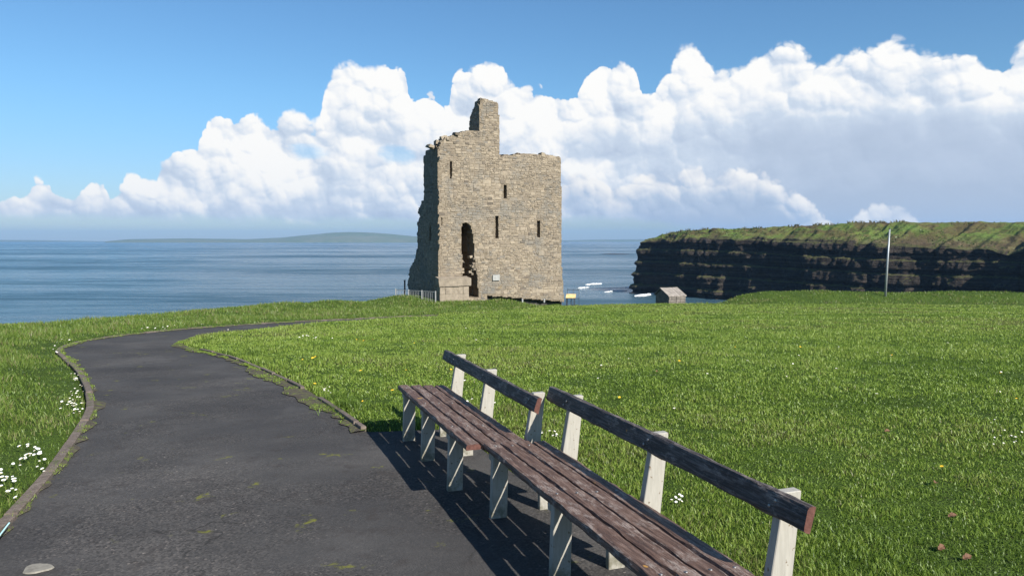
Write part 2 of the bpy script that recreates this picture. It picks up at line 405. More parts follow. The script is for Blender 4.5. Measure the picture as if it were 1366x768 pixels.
c = t.mix(t.maprange(t.noise(p, 6, 5, .7), .56, .74, 0, .55), c, (.36, .33, .26))
c = t.mix(t.maprange(t.noise(p, 45, 2), .66, .72), c, (.16, .12, .08))
zz_ = t.n('ShaderNodeSeparateXYZ'); t.l(p, zz_.inputs[0])
c = t.mix(t.math('MULTIPLY', t.maprange(zz_.outputs[2], .16, .0), t.maprange(t.noise(p, 14, 5, .7), .35, .6)), c, (.15, .14, .10))
M['cream'] = t.done(c, .5, t.bump(g, .25, .003), .4)
t = NT('galvanised_bolt'); M['bolt'] = t.done((.30, .29, .28), .5); t.p.inputs['Metallic'].default_value = .9

# castle stone
def stone(name, k=1.):
    t = NT(name); p = t.obj(); ri = rnd_island(t)
    c = t.ramp(ri, [(0., (.12 * k, .10 * k, .08 * k)), (.10, (.215 * k, .175 * k, .13 * k)), (.5, (.275 * k, .225 * k, .165 * k)), (.88, (.34 * k, .28 * k, .205 * k)), (1., (.19 * k, .17 * k, .145 * k))])
    n1 = t.noise(p, 5, 5, .65)
    c = t.mix(t.maprange(n1, .40, .75, 0, .5), c, (.175 * k, .155 * k, .125 * k))
    c = t.mix(t.maprange(t.noise(p, .5, 5, .65), .48, .64, 0, .6), c, (.17 * k, .165 * k, .15 * k))
    c = t.mix(t.maprange(t.noise(p, .8, 3), .66, .74, 0, .35), c, (.34 * k, .23 * k, .09 * k))
    return t.done(c, .93, t.bump(t.noise(p, 14, 5, .7), .8, .05), .15)
M['stone'] = stone('castle_stone')
t = NT('castle_mortar'); p = t.obj()
M['mortar'] = t.done(t.ramp(t.noise(p, 6, 5, .7), [(.3, (.15, .122, .088)), (.7, (.27, .22, .16))]), .95, t.bump(t.noise(p, 9, 5, .7), .9, .06), .1)
t = NT('grey_dressed_stone'); p = t.obj()
M['plaque'] = t.done(t.ramp(t.noise(p, 8, 3), [(.3, (.25, .25, .235)), (.7, (.34, .34, .32))]), .6)
t = NT('plinth_render'); p = t.obj()
M['plinth'] = t.done(t.ramp(t.noise(p, 3, 5, .7), [(.3, (.17, .14, .11)), (.5, (.25, .21, .16)), (.7, (.32, .265, .205))]), .95, t.bump(t.noise(p, 12, 5, .7), .7, .04), .1)

def plain(name, col, rough=.6, metal=0., spec=.4, var=.12, sc_=12):
    t = NT(name); p = t.obj()
    a = tuple(v * (1 - var) for v in col); b = tuple(v * (1 + var) for v in col)
    m = t.done(t.ramp(t.noise(p, sc_, 4), [(.3, a), (.7, b)]), rough, None, spec); t.p.inputs['Metallic'].default_value = metal
    return m
M['pale_metal'] = plain('pale_railing_paint', (.26, .265, .26), .6)
M['grey_metal'] = plain('grey_pole_metal', (.34, .36, .37), .45, .3)
M['dark_metal'] = plain('dark_railing_metal', (.06, .065, .07), .5, .3)
M['sign_wood'] = plain('sign_wood', (.62, .44, .20), .6, var=.25, sc_=6)
M['hut_roof'] = plain('hut_stone_roof', (.25, .22, .19), .9, var=.3, sc_=4)
M['hut_wall'] = plain('hut_stone_wall', (.17, .15, .125), .95, var=.3, sc_=5)
M['petal'] = plain('daisy_petals', (.80, .80, .78), .6, var=.03)
M['yellow'] = plain('yellow_florets', (.75, .48, .03), .6, var=.1)
M['leafbrown'] = plain('dead_leaf_brown', (.15, .075, .04), .8, var=.3)
M['straw'] = plain('pale_blue_plastic', (.45, .72, .75), .4)
M['rock'] = plain('wet_rock', (.035, .032, .03), .55, spec=.5, var=.5, sc_=.4)
M['foam'] = plain('sea_foam', (.82, .84, .84), .9, var=.06, sc_=.5)
M['timber_and_shade'] = plain('dark_timber_and_undercut_shade', (.05, .045, .04), .8)  # timber of the short post; also the painted shade in the castle undercut

# cliff: layered dark rock under rough grass
t = NT('cliff_rock_and_turf'); p = t.pos(); nrm = t.n('ShaderNodeNewGeometry').outputs['Normal']
sx = t.n('ShaderNodeSeparateXYZ'); t.l(nrm, sx.inputs[0]); pz = t.n('ShaderNodeSeparateXYZ'); t.l(p, pz.inputs[0])
strata = t.noise(t.mapping(p, (.04, .04, 1.3)), 1.2, 6, .75)
rk = t.ramp(strata, [(.3, (.014, .012, .010)), (.5, (.034, .028, .023)), (.70, (.085, .068, .054))])
rk = t.mix(t.maprange(t.noise(t.mapping(p, (.10, .10, .05)), 1.3, 5, .7), .60, .70, 0, .8), rk, (.17, .13, .115))
rk = t.mix(t.maprange(t.noise(p, .12, 4), .68, .76, 0, .6), rk, (.17, .055, .035))
tb = t.noise(t.mapping(p, (1, 1, 1.5)), .11, 6, .65)
turf = t.ramp(tb, [(.32, (.07, .052, .028)), (.46, (.105, .095, .035)), (.56, (.11, .15, .034)), (.72, (.10, .175, .034))])
turf = t.mix(t.maprange(t.noise(p, .8, 5, .7), .53, .66, 0, .7), turf, (.10, .070, .045))
turf = t.mix(t.maprange(pz.outputs[2], 3.2, .2, 0, .65), turf, t.ramp(t.noise(p, .5, 5, .7), [(.35, (.045, .034, .022)), (.6, (.12, .085, .055)), (.7, (.20, .15, .12))]))
tm = t.math('ADD', sx.outputs[2], t.math('MULTIPLY', t.math('SUBTRACT', t.noise(p, .35, 5, .7), .5), .9))
top = t.n('ShaderNodeAttribute', attribute_name='top').outputs['Fac']
mask = t.maprange(t.math('ADD', tm, top), .98, 1.22)
lowturf = t.maprange(t.math('SUBTRACT', tm, 0.), .62, .8)
c = t.mix(lowturf, rk, (.075, .075, .03))
c = t.mix(mask, c, turf)
hgt = t.math('ADD', t.noise(p, .7, 6, .7), t.noise(t.mapping(p, (.3, .3, 3)), .9, 4))
M['cliff'] = t.done(c, .92, t.bump(hgt, 1., .9), .15)

def hill_mat(name, a, b, scl):
    t = NT(name); p = t.pos(); c = t.ramp(t.noise(p, scl, 5, .6), [(.35, a), (.65, b)])
    vx = t.n('ShaderNodeTexVoronoi', feature='F1'); t.l(p, vx.inputs['Vector']); vx.inputs['Scale'].default_value = scl * 3
    c = t.mix(.35, c, t.ramp(vx.outputs['Color'], [(.2, (.09, .12, .05)), (.8, (.17, .18, .10))]))
    return t.done(c, .95, None, .1)
M['hill'] = hill_mat('far_hill_fields', (.10, .13, .05), (.16, .155, .09), .004)
M['shore'] = plain('shore_rock_and_sand', (.16, .14, .11), .95, var=.4, sc_=.3)

# sea
t = NT('sea_water'); p = t.pos()
n1 = t.noise(t.mapping(p, (.35, 1., 1)), .09, 3, .55)      # swell
n2 = t.noise(t.mapping(p, (.5, 1., 1)), .6, 5, .7)
n3 = t.noise(t.mapping(p, (.25, 1., 1)), .012, 4, .6)
patch = t.noise(t.mapping(p, (.3, 1., 1)), .0075, 4, .65)
b1 = t.bump(n1, .8, 1.5); b2 = t.bump(n2, .9, .8, b1)
c = t.ramp(n3, [(.35, (.035, .080, .110)), (.65, (.060, .115, .150))])
t.l(b2, t.p.inputs['Normal']); t.p.inputs['IOR'].default_value = 1.33
M['sea'] = t.done(c, t.ramp(t.math('ADD', t.math('MULTIPLY', patch, .5), t.math('MULTIPLY', t.noise(t.mapping(p, (.16, 1., 1)), .12, 6, .75), .5)), [(.42, .10), (.5, .24), (.58, .48)]), None, .5)

# ---------------------------------------------------------------- plan of the land
PATH_L = [gp(*q) for q in [(112, 566), (121, 548), (121, 532), (116, 517), (108, 500), (96, 487), (80, 474), (76, 467), (92, 459), (130, 452), (200, 443), (300, 435), (380, 430), (480, 425), (585, 420.5)]]
PATH_L = [(-2.55, -4.), (-2.62, 1.5)] + [gp(*q) for q in [(-8, 716), (37.5, 667), (75, 624)]] + PATH_L
PATH_R = [gp(*q) for q in [(585, 422.5), (500, 426.5), (430, 431.5), (350, 438.5), (300, 443.5), (262, 450), (244, 456), (242, 461), (262, 467), (300, 475), (330, 486), (360, 499), (400, 518), (437, 541), (487, 576)]]
TH = R(20.07); DV = np.array([-math.sin(TH), math.cos(TH)]); CV = np.array([math.cos(TH), math.sin(TH)])
def bw(c, a): return tuple(CV * c + DV * a)
PATH_R2 = PATH_R + [bw(1.45, 6.42), bw(1.78, 6.35), bw(1.80, 4.3), bw(1.90, 4.1), bw(1.92, 0.), bw(1.92, -4.)]
PL = smooth_line(PATH_L, 2); PR = np.vstack([smooth_line(PATH_R, 2), np.array(PATH_R2[len(PATH_R):])])
PATH_POLY = np.vstack([PL, PR])
EDGE = [(-140, -60), (-90, 5), (-40, 12), (-14.0, 20.6), (-15.0, 29), (-11.6, 40), (-6.9, 47.5), (-9.5, 56), (-5, 60.5), (1, 57), (2.6, 48.2), (5, 46.8), (9.5, 47.), (12.8, 47.6), (15.5, 51), (18, 55), (34, 57), (60, 60), (110, 60), (190, 40), (190, -90)]
EDGE_S = smooth_line(EDGE, 1); LAND_POLY = np.vstack([EDGE_S, [(-140, -90)]])
LEFT_EDGE = EDGE[2:7]
BANK_IN = [gp(585, 420.5), (-.2, 35.5), (1.3, 39.5), (2.9, 42.6), (3.6, 45.5)]
VERGE_POLY = np.vstack([PL, np.array(BANK_IN), np.array(EDGE[:11][::-1])])
def land_h(x, y):
    x = np.asarray(x, float); y = np.asarray(y, float)
    g = base_g(y)
    inp = in_poly(x, y, PATH_POLY); dp = dist_line(x, y, PL, 2.4); dr = dist_line(x, y, PR, 1.2)
    near_p = np.minimum(dp, dr)
    verge = in_poly(x, y, VERGE_POLY)
    up = np.where(verge, -.035 + .072 * sst(.0, .13, dp) + .13 * sst(.15, 2.2, dp) * sst(22, 12, y), -.035 + .062 * sst(.0, .13, dr) + .03 * sst(.1, .8, dr))
    bulge = 0 * np.exp(-((y - 27.) / 3.6) ** 2) * sst(-8, -3.5, x) * sst(12, 4, x) * (~verge)
    h = g + np.where(inp & (near_p > .0), -.035, up * 1.0) + np.where(inp, 0, bulge)
    und = fbm(x * .35, y * .35, 0, 3, 5) * .06 * sst(1.5, 10, np.hypot(x, y))
    bk = np.zeros_like(h)
    dl = dist_line(x, y, LEFT_EDGE, 7.)
    bk += .30 * sst(26, 40, y) * np.exp(-((dl - 1.6) / 1.8) ** 2) * (1 + .35 * vnoise(x * .5, y * .5, 0, 9))
    tm_ = dist_line(x, y, [(-6, 45.2), (-2.4, 43.6), (-1.2, 43.)], 7.)
    bk += .30 * np.exp(-(tm_ / 2.2) ** 2) * (1 + .3 * vnoise(x * .6, y * .6, 0, 3))
    bk += (.62 + .16 * vnoise(x * .23, 1.7, 0, 4)) * np.exp(-((y - 50.3 + .6 * vnoise(x * .3, 3, 0, 8)) / 2.6) ** 2) * sst(12.8, 17., x)
    bk -= .24 * np.exp(-((x - 2.4) / 2.2) ** 2 - ((y - 46.) / 2.) ** 2)
    h = h + np.where(inp, 0, bk + und)
    out = ~in_poly(x, y, LAND_POLY); de = dist_line(x, y, EDGE_S, 20.)
    drop = np.where(de < 2.5, 1.1 * de, 2.75 + 1.35 * (de - 2.5)) * (1 + .25 * vnoise(x * .3, y * .3, 0, 21))
    h = np.where(out, np.maximum(h - drop, -20.5), h)
    return h
SEA_Z = -18.4

# the ground in one sheet
ang = np.unique(np.r_[np.linspace(-46, 46, 420), np.linspace(-180, -46, 40), np.linspace(46, 180, 40)]) * math.pi / 180
rr = np.r_[0.05, .3 * 1.0168 ** np.arange(0, 395)]; rr = rr[rr < 230]
AA, RR = np.meshgrid(ang, rr, indexing='ij')
X = np.sin(AA) * RR; Y = np.cos(AA) * RR
Z = land_h(X, Y)
gm = grid_mesh('ground', np.stack([X, Y, Z], -1)[:, ::-1].copy())
ground = tag(link('ground', gm, M['soil']), kind='structure')

# sea
n = 160
rs = np.r_[0, 20 * 1.045 ** np.arange(0, 142)]; rs = np.r_[rs[rs < 9900], 9900.]
aa = np.linspace(0, 2 * math.pi, n + 1)
A2, R2 = np.meshgrid(aa, rs, indexing='ij')
sm = grid_mesh('sea', np.stack([np.sin(A2) * R2, np.cos(A2) * R2, np.full_like(A2, SEA_Z)], -1)[:, ::-1].copy())
tag(link('sea', sm, M['sea']), kind='structure')

# the tarmac path, cut to its edges
from mathutils.geometry import delaunay_2d_cdt
def nearest(P, q): return int(np.argmin(np.hypot(P[:, 0] - q[0], P[:, 1] - q[1])))
bnd = np.vstack([resample(PL, .12), resample(PR, .12)])
gx, gy = np.meshgrid(np.arange(-14, 4, .22), np.arange(-4, 33, .22)); gx = gx.ravel() + .05; gy = gy.ravel()
k_ = in_poly(gx, gy, bnd) & (dist_line(gx, gy, bnd) > .08)
pts = [Vector(q) for q in bnd] + [Vector(q) for q in np.c_[gx[k_], gy[k_]]]
nb = len(bnd)
vo, eo, fo, *_ = delaunay_2d_cdt(pts, [(i, (i + 1) % nb) for i in range(nb)], [], 1, 1e-4)
vo = np.array([tuple(q) for q in vo]); pz = base_g(vo[:, 1]) + .004 * fbm(vo[:, 0] * 2, vo[:, 1] * 2, 0, 3, 77)
pme = bpy.data.meshes.new('path'); pme.from_pydata([tuple(q) for q in np.c_[vo, pz]], [], fo)
if len(pme.polygons) and pme.polygons[0].normal.z < 0: pme.flip_normals()
for q in pme.polygons: q.use_smooth = True
path = tag(link('path', pme, M['tarmac']), kind='structure')

# moss and grit gathered along the edges of the tarmac
def ribbon(line, w0, w1, side, seed):
    P = resample(line, .06); T = np.gradient(P, axis=0); T /= np.hypot(T[:, 0], T[:, 1])[:, None] + 1e-9
    N = np.c_[T[:, 1], -T[:, 0]] * side
    s = np.arange(len(P)) * .06
    wd = w0 + (w1 - w0) * (.5 + .5 * vnoise(s * 1.3, 0, 0, seed)) + .05 * vnoise(s * 6, 0, 0, seed + 1)
    wd = np.maximum(wd, .01)
    cols = []
    for k, f in enumerate((-.1, .3, .7, 1.)):
        Q = P + N * (wd * f)[:, None]; z = base_g(Q[:, 1]) + (.016, .015, .011, .004)[k] + .004
        cols.append(np.c_[Q, z])
    return np.stack(cols, 1)
ml = ribbon(PL[(PL[:, 1] > 2)], .03, .13, 1, 3); mr = ribbon(smooth_line(PATH_R, 2)[20:], .05, .24, 1, 8)
f1 = grid_faces(ml.shape[0], 4); f2 = grid_faces(mr.shape[0], 4, ml.shape[0] * 4)
me = np_mesh('moss', np.vstack([ml.reshape(-1, 3), mr.reshape(-1, 3)]), np.vstack([f1, f2]).ravel(), np.full(len(f1) + len(f2), 4), True)
tag(link('moss', me, M['moss']), 'moss and grit gathered along both edges of the tarmac path', 'moss', kind='stuff')

# ---------------------------------------------------------------- mesh builders
def box_bm(bm, cx, cy, cz, sx, sy, sz, rot=None, jit=0.):
    vs = []
    for i in (-1, 1):
        for j in (-1, 1):
            for k in (-1, 1):
                v = Vector((i * sx / 2, j * sy / 2, k * sz / 2))
                if jit: v += Vector((random.uniform(-jit, jit), random.uniform(-jit, jit), random.uniform(-jit, jit)))
                if rot: v = rot @ v
                vs.append(bm.verts.new(v + Vector((cx, cy, cz))))
    fs = [(0, 1, 3, 2), (4, 6, 7, 5), (0, 4, 5, 1), (2, 3, 7, 6), (0, 2, 6, 4), (1, 5, 7, 3)]
    return [bm.faces.new([vs[i] for i in f]) for f in fs]
def finish(name, bm, mat, parent=None, loc=None, smooth=False, bev=0., segs=1):
    if bev: bmesh.ops.bevel(bm, geom=list(bm.edges), offset=bev, segments=segs, affect='EDGES', clamp_overlap=True)
    bmesh.ops.recalc_face_normals(bm, faces=bm.faces)
    me = bpy.data.meshes.new(name); bm.to_mesh(me); bm.free()
    if smooth:
        for q in me.polygons: q.use_smooth = True
    return link(name, me, mat, parent, loc)
def tube_bm(bm, pts, rad, n=8, cap=True):
    rings = []
    for i, q in enumerate(pts):
        q = Vector(q); tdir = (Vector(pts[min(i + 1, len(pts) - 1)]) - Vector(pts[max(i - 1, 0)])).normalized()
        a = tdir.orthogonal().normalized(); b = tdir.cross(a)
        r = rad[i] if isinstance(rad, (list, tuple)) else rad
        rings.append([bm.verts.new(q + (a * math.cos(2 * math.pi * k / n) + b * math.sin(2 * math.pi * k / n)) * r) for k in range(n)])
    for r0, r1 in zip(rings[:-1], rings[1:]):
        for k in range(n): bm.faces.new((r0[k], r0[(k + 1) % n], r1[(k + 1) % n], r1[k]))
    if cap: bm.faces.new(rings[0][::-1]); bm.faces.new(rings[-1])

# ---------------------------------------------------------------- concrete edging stones of the path
def edging(line, seg, wd, hgt, label, gap=.012, lift=.03, skip=()):
    P = resample(line, .05); root = empty('path_edging', (P[0][0], P[0][1], float(base_g(P[0][1]))))
    tag(root, label, 'kerb')
    o0 = np.array([P[0][0], P[0][1], float(base_g(P[0][1]))])
    per = max(2, int(seg / .05)); k = 0; i = 0
    while i + 2 < len(P):
        j = min(i + per, len(P) - 1); k += 1
        if k in skip: i = j; continue
        q = P[i:j + 1]; T = np.gradient(q, axis=0); T /= np.hypot(T[:, 0], T[:, 1])[:, None] + 1e-9; N = np.c_[T[:, 1], -T[:, 0]]
        q = q.copy(); q[0] += T[0] * gap; q[-1] -= T[-1] * gap
        idx = np.unique(np.linspace(0, len(q) - 1, 4).astype(int)); q = q[idx]; N = N[idx]
        jt = random.uniform(-.008, .008); jz = random.uniform(-.008, .006)
        bm = bmesh.new(); rings = []
        for a, nn in zip(q, N):
            zb = float(base_g(a[1])); r = []
            for (s_, z_) in ((-.5, -.06), (-.5, hgt - .006), (-.42, hgt), (.42, hgt), (.5, hgt - .006), (.5, -.06)):
                c = a + nn * (s_ * wd + jt); r.append(bm.verts.new((c[0] - o0[0], c[1] - o0[1], zb + z_ + jz - o0[2])))
            rings.append(r)
        for r0, r1 in zip(rings[:-1], rings[1:]):
            for m_ in range(6): bm.faces.new((r0[m_], r0[(m_ + 1) % 6], r1[(m_ + 1) % 6], r1[m_]))
        bm.faces.new(rings[0]); bm.faces.new(rings[-1][::-1])
        finish('edging_stone', bm, M['kerb'], root)
        i = j
    return root
kl = PL[(PL[:, 1] > 1.5)]
edging(kl, .9, .07, .03, 'low worn concrete kerb between the daisies and the left side of the path')
kr = smooth_line(PATH_R, 2)
i_tip = nearest(kr, gp(300, 475))
edging(kr[i_tip - 3:], .78, .048, .042, 'broken line of short dark kerb stones along the lawn ending near the benches', gap=.03, skip=(9,))

bm = bmesh.new()
pc = gp(50, 759); vs = []
for k in range(20):
    a = k * math.pi / 10; r = 1 + .12 * math.sin(3 * a + 1) + random.uniform(-.06, .06)
    vs.append((.07 * math.cos(a) * r, .055 * math.sin(a) * r))
b0 = [bm.verts.new((x, y, .0)) for x, y in vs]; b1 = [bm.verts.new((x * .93, y * .93, .007)) for x, y in vs]
for k in range(20): bm.faces.new((b0[k], b0[(k + 1) % 20], b1[(k + 1) % 20], b1[k]))
bm.faces.new(b1)
tag(finish('cement_patch', bm, M['patch'], loc=(pc[0], pc[1], float(base_g(pc[1])) + .003)), 'small pale round cement patch at the bottom left of the tarmac path', 'patch')

# ---------------------------------------------------------------- benches
def plank(name, parent, c0, c1, a0, a1, z0f, thick, mat, tilt=0., seed=0, n=70):
    """a worn board from along a0 to a1; c across; its top edge runs wavy and chipped"""
    wd = c1 - c0; prof = [(-.5, .0), (-.5, .55), (-.44, .93), (-.3, 1.), (0, 1.), (.3, 1.), (.44, .93), (.5, .55), (.5, 0.), (0, 0.)]
    A = np.linspace(a0, a1, n); m = len(prof); V = []
    for i, a in enumerate(A):
        for k, (s, h) in enumerate(prof):
            nz = float(fbm(a * 9, k * .9 + seed * 3.1, 0, 3, seed)); ed = abs(s) > .4
            x = (c0 + c1) / 2 + s * wd + (nz * .006 if ed else 0); z = h * thick + (nz * .004 if h > .8 else 0)
            V.append((x, a, z))
    V = np.array(V)
    F = []; 
    for i in range(n - 1):
        for k in range(m):
            F.append((i * m + k, i * m + (k + 1) % m, (i + 1) * m + (k + 1) % m, (i + 1) * m + k))
    me = bpy.data.meshes.new(name)
    me.from_pydata([tuple(v) for v in V], [], F + [tuple(range(m))[::-1], tuple(range((n - 1) * m, n * m))])
    me.materials.append(mat); me.materials.append(M['endgrain'])
    me.polygons[len(F)].material_index = 1; me.polygons[len(F) + 1].material_index = 1
    b = bmesh.new(); b.from_mesh(me); bmesh.ops.recalc_face_normals(b, faces=b.faces); b.to_mesh(me); b.free()
    o = bpy.data.objects.new(name, me); C.objects.link(o); o.parent = parent
    return o
def bolt(parent, x, y, z, rx=0., ry=0.):
    bm = bmesh.new(); bmesh.ops.create_icosphere(bm, subdivisions=2, radius=.0075)
    for v in bm.verts: v.co.z = max(v.co.z, -.001) * .6
    o = finish('bolt', bm, M['bolt'], parent, (x, y, z), smooth=True); o.rotation_euler = (rx, ry, 0)
def bench(label, front, a0, a1, legs, posts, rail_a, post_c, post_top, rail_top, seed):
    o_xy = bw(front, a0); root = empty('bench', (o_xy[0], o_xy[1], float(base_g(o_xy[1]))), TH)
    tag(root, label, 'bench', 'long weathered benches beside the path')
    # local frame: x across from the front edge, y along from the near end
    slope = -.007 * math.cos(TH)
    zt = lambda x, y: .425 - .07 * x + slope * y
    pitch = .105; wd = .089
    for k in range(4):
        x0 = k * pitch; x1 = x0 + wd
        o = plank('seat_plank', root, x0, x1, 0 + random.uniform(0, .012), a1 - a0 - random.uniform(0, .012), 0, .034, M['plank'], seed=seed + k)
        # lay the board on its place
        o.location = (0, 0, .425 - .07 * (x0 + x1) / 2 - .034); o.rotation_euler = (math.atan(slope), 0, 0)
        for la in legs:
            y = la - a0 + .02
            if 0.02 < y < a1 - a0 - .02:
                bolt(root, x0 + wd * .5, y, zt(x0 + wd / 2, y) + .001)
    for la in legs:
        y = la - a0
        bm = bmesh.new()
        zt0 = zt(.07, y) - .037; zg = slope * y - .06
        h = zt0 - zg
        v = [(.008, zg), (.108, zg), (.118, zt0), (.022, zt0)]
        f = [bm.verts.new((a, y - 0., b)) for a, b in v]; g = [bm.verts.new((a, y + .042, b)) for a, b in v]
        bm.faces.new(f); bm.faces.new(g[::-1])
        for i in range(4): bm.faces.new((f[i], f[(i + 1) % 4], g[(i + 1) % 4], g[i]))
        finish('leg', bm, M['cream'], root, bev=.003)
        bm = bmesh.new()     # bearer under the planks
        x0, x1 = .02, .46
        v = [(x0, zt(x0, y) - .037), (x1, zt(x1, y) - .037), (x1, zt(x1, y) - .092), (x0, zt(x0, y) - .092)]
        f = [bm.verts.new((a, y + .044, b)) for a, b in v]; g = [bm.verts.new((a, y + .078, b)) for a, b in v]
        bm.faces.new(f); bm.faces.new(g[::-1])
        for i in range(4): bm.faces.new((f[i], f[(i + 1) % 4], g[(i + 1) % 4], g[i]))
        finish('bearer', bm, M['cream'], root, bev=.003)
        bm = bmesh.new(); box_bm(bm, .38, y + .061, zg + (zt(.38, y) - .09 - zg) / 2, .09, .036, zt(.38, y) - .09 - zg)
        finish('leg', bm, M['cream'], root, bev=.003)
    lean = .10
    for pa in posts:
        y = pa - a0; bm = bmesh.new(); zg = slope * y + .29; ztp = post_top + slope * y
        pc_ = post_c - front
        def xr(z): return pc_ + (z - ztp) * lean
        v = [(xr(zg) - .105, zg), (xr(zg), zg), (pc_, ztp), (pc_ - .078, ztp)]
        f = [bm.verts.new((a, y, b)) for a, b in v]; g = [bm.verts.new((a, y + .044, b)) for a, b in v]
        bm.faces.new(f); bm.faces.new(g[::-1])
        for i in range(4): bm.faces.new((f[i], f[(i + 1) % 4], g[(i + 1) % 4], g[i]))
        finish('backrest_post', bm, M['cream'], root, bev=.003)
    # backrest rail: a plank on edge leaning back
    L = rail_a[1] - rail_a[0]
    o = plank('backrest_rail', root, -.0475, .0475, 0, L, 0, .032, M['rail'], seed=seed + 9, n=90)
    tilt = math.radians(90 - 15)
    # local board x (width) -> up, local z (thickness) -> towards the front
    rc = rail_top[1] - front
    ux = Vector((math.sin(R(15)), 0, math.cos(R(15)))); uz = Vector((-math.cos(R(15)), 0, math.sin(R(15))))
    y_ax = Vector((0, 1, slope)).normalized()
    yy0 = rail_a[0] - a0
    centre = Vector((rc, yy0, rail_top[0] + slope * yy0)) - ux * .0475 - uz * .032
    o.matrix_local = Matrix(((ux.x, y_ax.x, uz.x, centre.x), (ux.y, y_ax.y, uz.y, centre.y), (ux.z, y_ax.z, uz.z, centre.z), (0, 0, 0, 1)))
    for pa in posts:
        y = pa - a0 + .022
        for dz, dy in ((-.035, -.012), (-.062, .014)):
            q = Vector((rc, y + dy, rail_top[0] + slope * y)) + ux * dz + uz * .001
            b = bmesh.new(); bmesh.ops.create_icosphere(b, subdivisions=2, radius=.0075)
            for v in b.verts: v.co.z = max(v.co.z, -.001) * .5
            bo = finish('bolt', b, M['bolt'], root, q, smooth=True); bo.rotation_euler = (0, R(-75), 0)
    return root
bench('farther weathered brown slatted bench, its far end against the grass', 1.245, 4.19, 6.22, [6.06, 5.40, 4.65], [6.11, 5.29, 4.35], (4.235, 6.47), 1.815, .668, (.664, 1.715), 1)
bench('nearer weathered brown slatted bench running out of the bottom of the photo', 1.352, 1.95, 4.20, [4.08, 3.18, 2.25], [4.04, 3.09, 2.18], (2.03, 4.345), 1.935, .695, (.70, 1.835), 31)

# ---------------------------------------------------------------- ruined tower
PHI = R(25.0); T0 = Vector((-4.36, 44.5, 0.0))
TU = Vector((math.cos(PHI), math.sin(PHI), 0)); TD = Vector((-math.sin(PHI), math.cos(PHI), 0))
def plane_hit(px, py, P0, U, Nn):
    a, s = ray(px, py); d = Vector((a, 1, -s)); o = Vector((0, 0, EYE))
    t_ = (P0 - o).dot(Nn) / d.dot(Nn); q = o + d * t_
    return ((q - P0).dot(U), q.z)
fr = lambda px, py, dep=0.: plane_hit(px, py, T0 + TD * dep, TU, TD)      # on the front face: (u, z)
lf = lambda px, py: plane_hit(px, py, T0, TD, TU)                          # on the left face: (depth, z)
FRONT = [fr(*q) for q in [(583, 404), (585, 368), (585, 300), (584.5, 200), (586, 196), (590, 188), (597, 183), (606, 180), (612, 178), (618, 175.5), (624, 174), (640, 175), (640.5, 134), (646, 131), (650, 133.5), (657, 134.5), (664, 136), (665.5, 142), (666.5, 165), (667, 205), (669, 208), (676, 207.5), (686, 206), (697, 205), (713, 205.5), (735, 207), (749, 210), (749.5, 300), (749, 340), (751, 370), (753.5, 410)]]
SLITS = [(600.8, 603.2, 216, 239), (671.8, 676.4, 246, 265.5), (661, 665, 288, 317.5), (717.2, 721, 294, 316), (588.6, 591, 290, 301)]
SLITP = [[fr(a, c), fr(b, c), fr(b, d), fr(a, d)] for a, b, c, d in SLITS]
ARCH = [fr(*q) for q in [(617.5, 298), (621, 296), (627, 299), (630.5, 308), (632.5, 325), (633.5, 345), (636, 362), (638, 372), (638.5, 396), (617, 396), (616.5, 372), (617.5, 350), (615.8, 330), (615, 308)]]
LEFT = [lf(*q) for q in [(585, 404), (585, 197), (581, 193), (574, 199), (572, 209), (571, 225), (573, 240), (571, 262), (566, 264), (560, 270), (557.5, 285), (555, 300), (555, 325), (554, 345), (548.5, 352), (545, 365), (543, 385), (541, 404)]]
LSLIT = [lf(572, 301), lf(574.2, 301), lf(574.2, 321), lf(572, 321)]
castle = empty('castle_ruin', T0 + Vector((0, 0, -2.0))); castle.rotation_euler = (0, 0, PHI)
tag(castle, 'ruined stone castle wall with tall chimney stub and dark arch above the sea', 'castle')
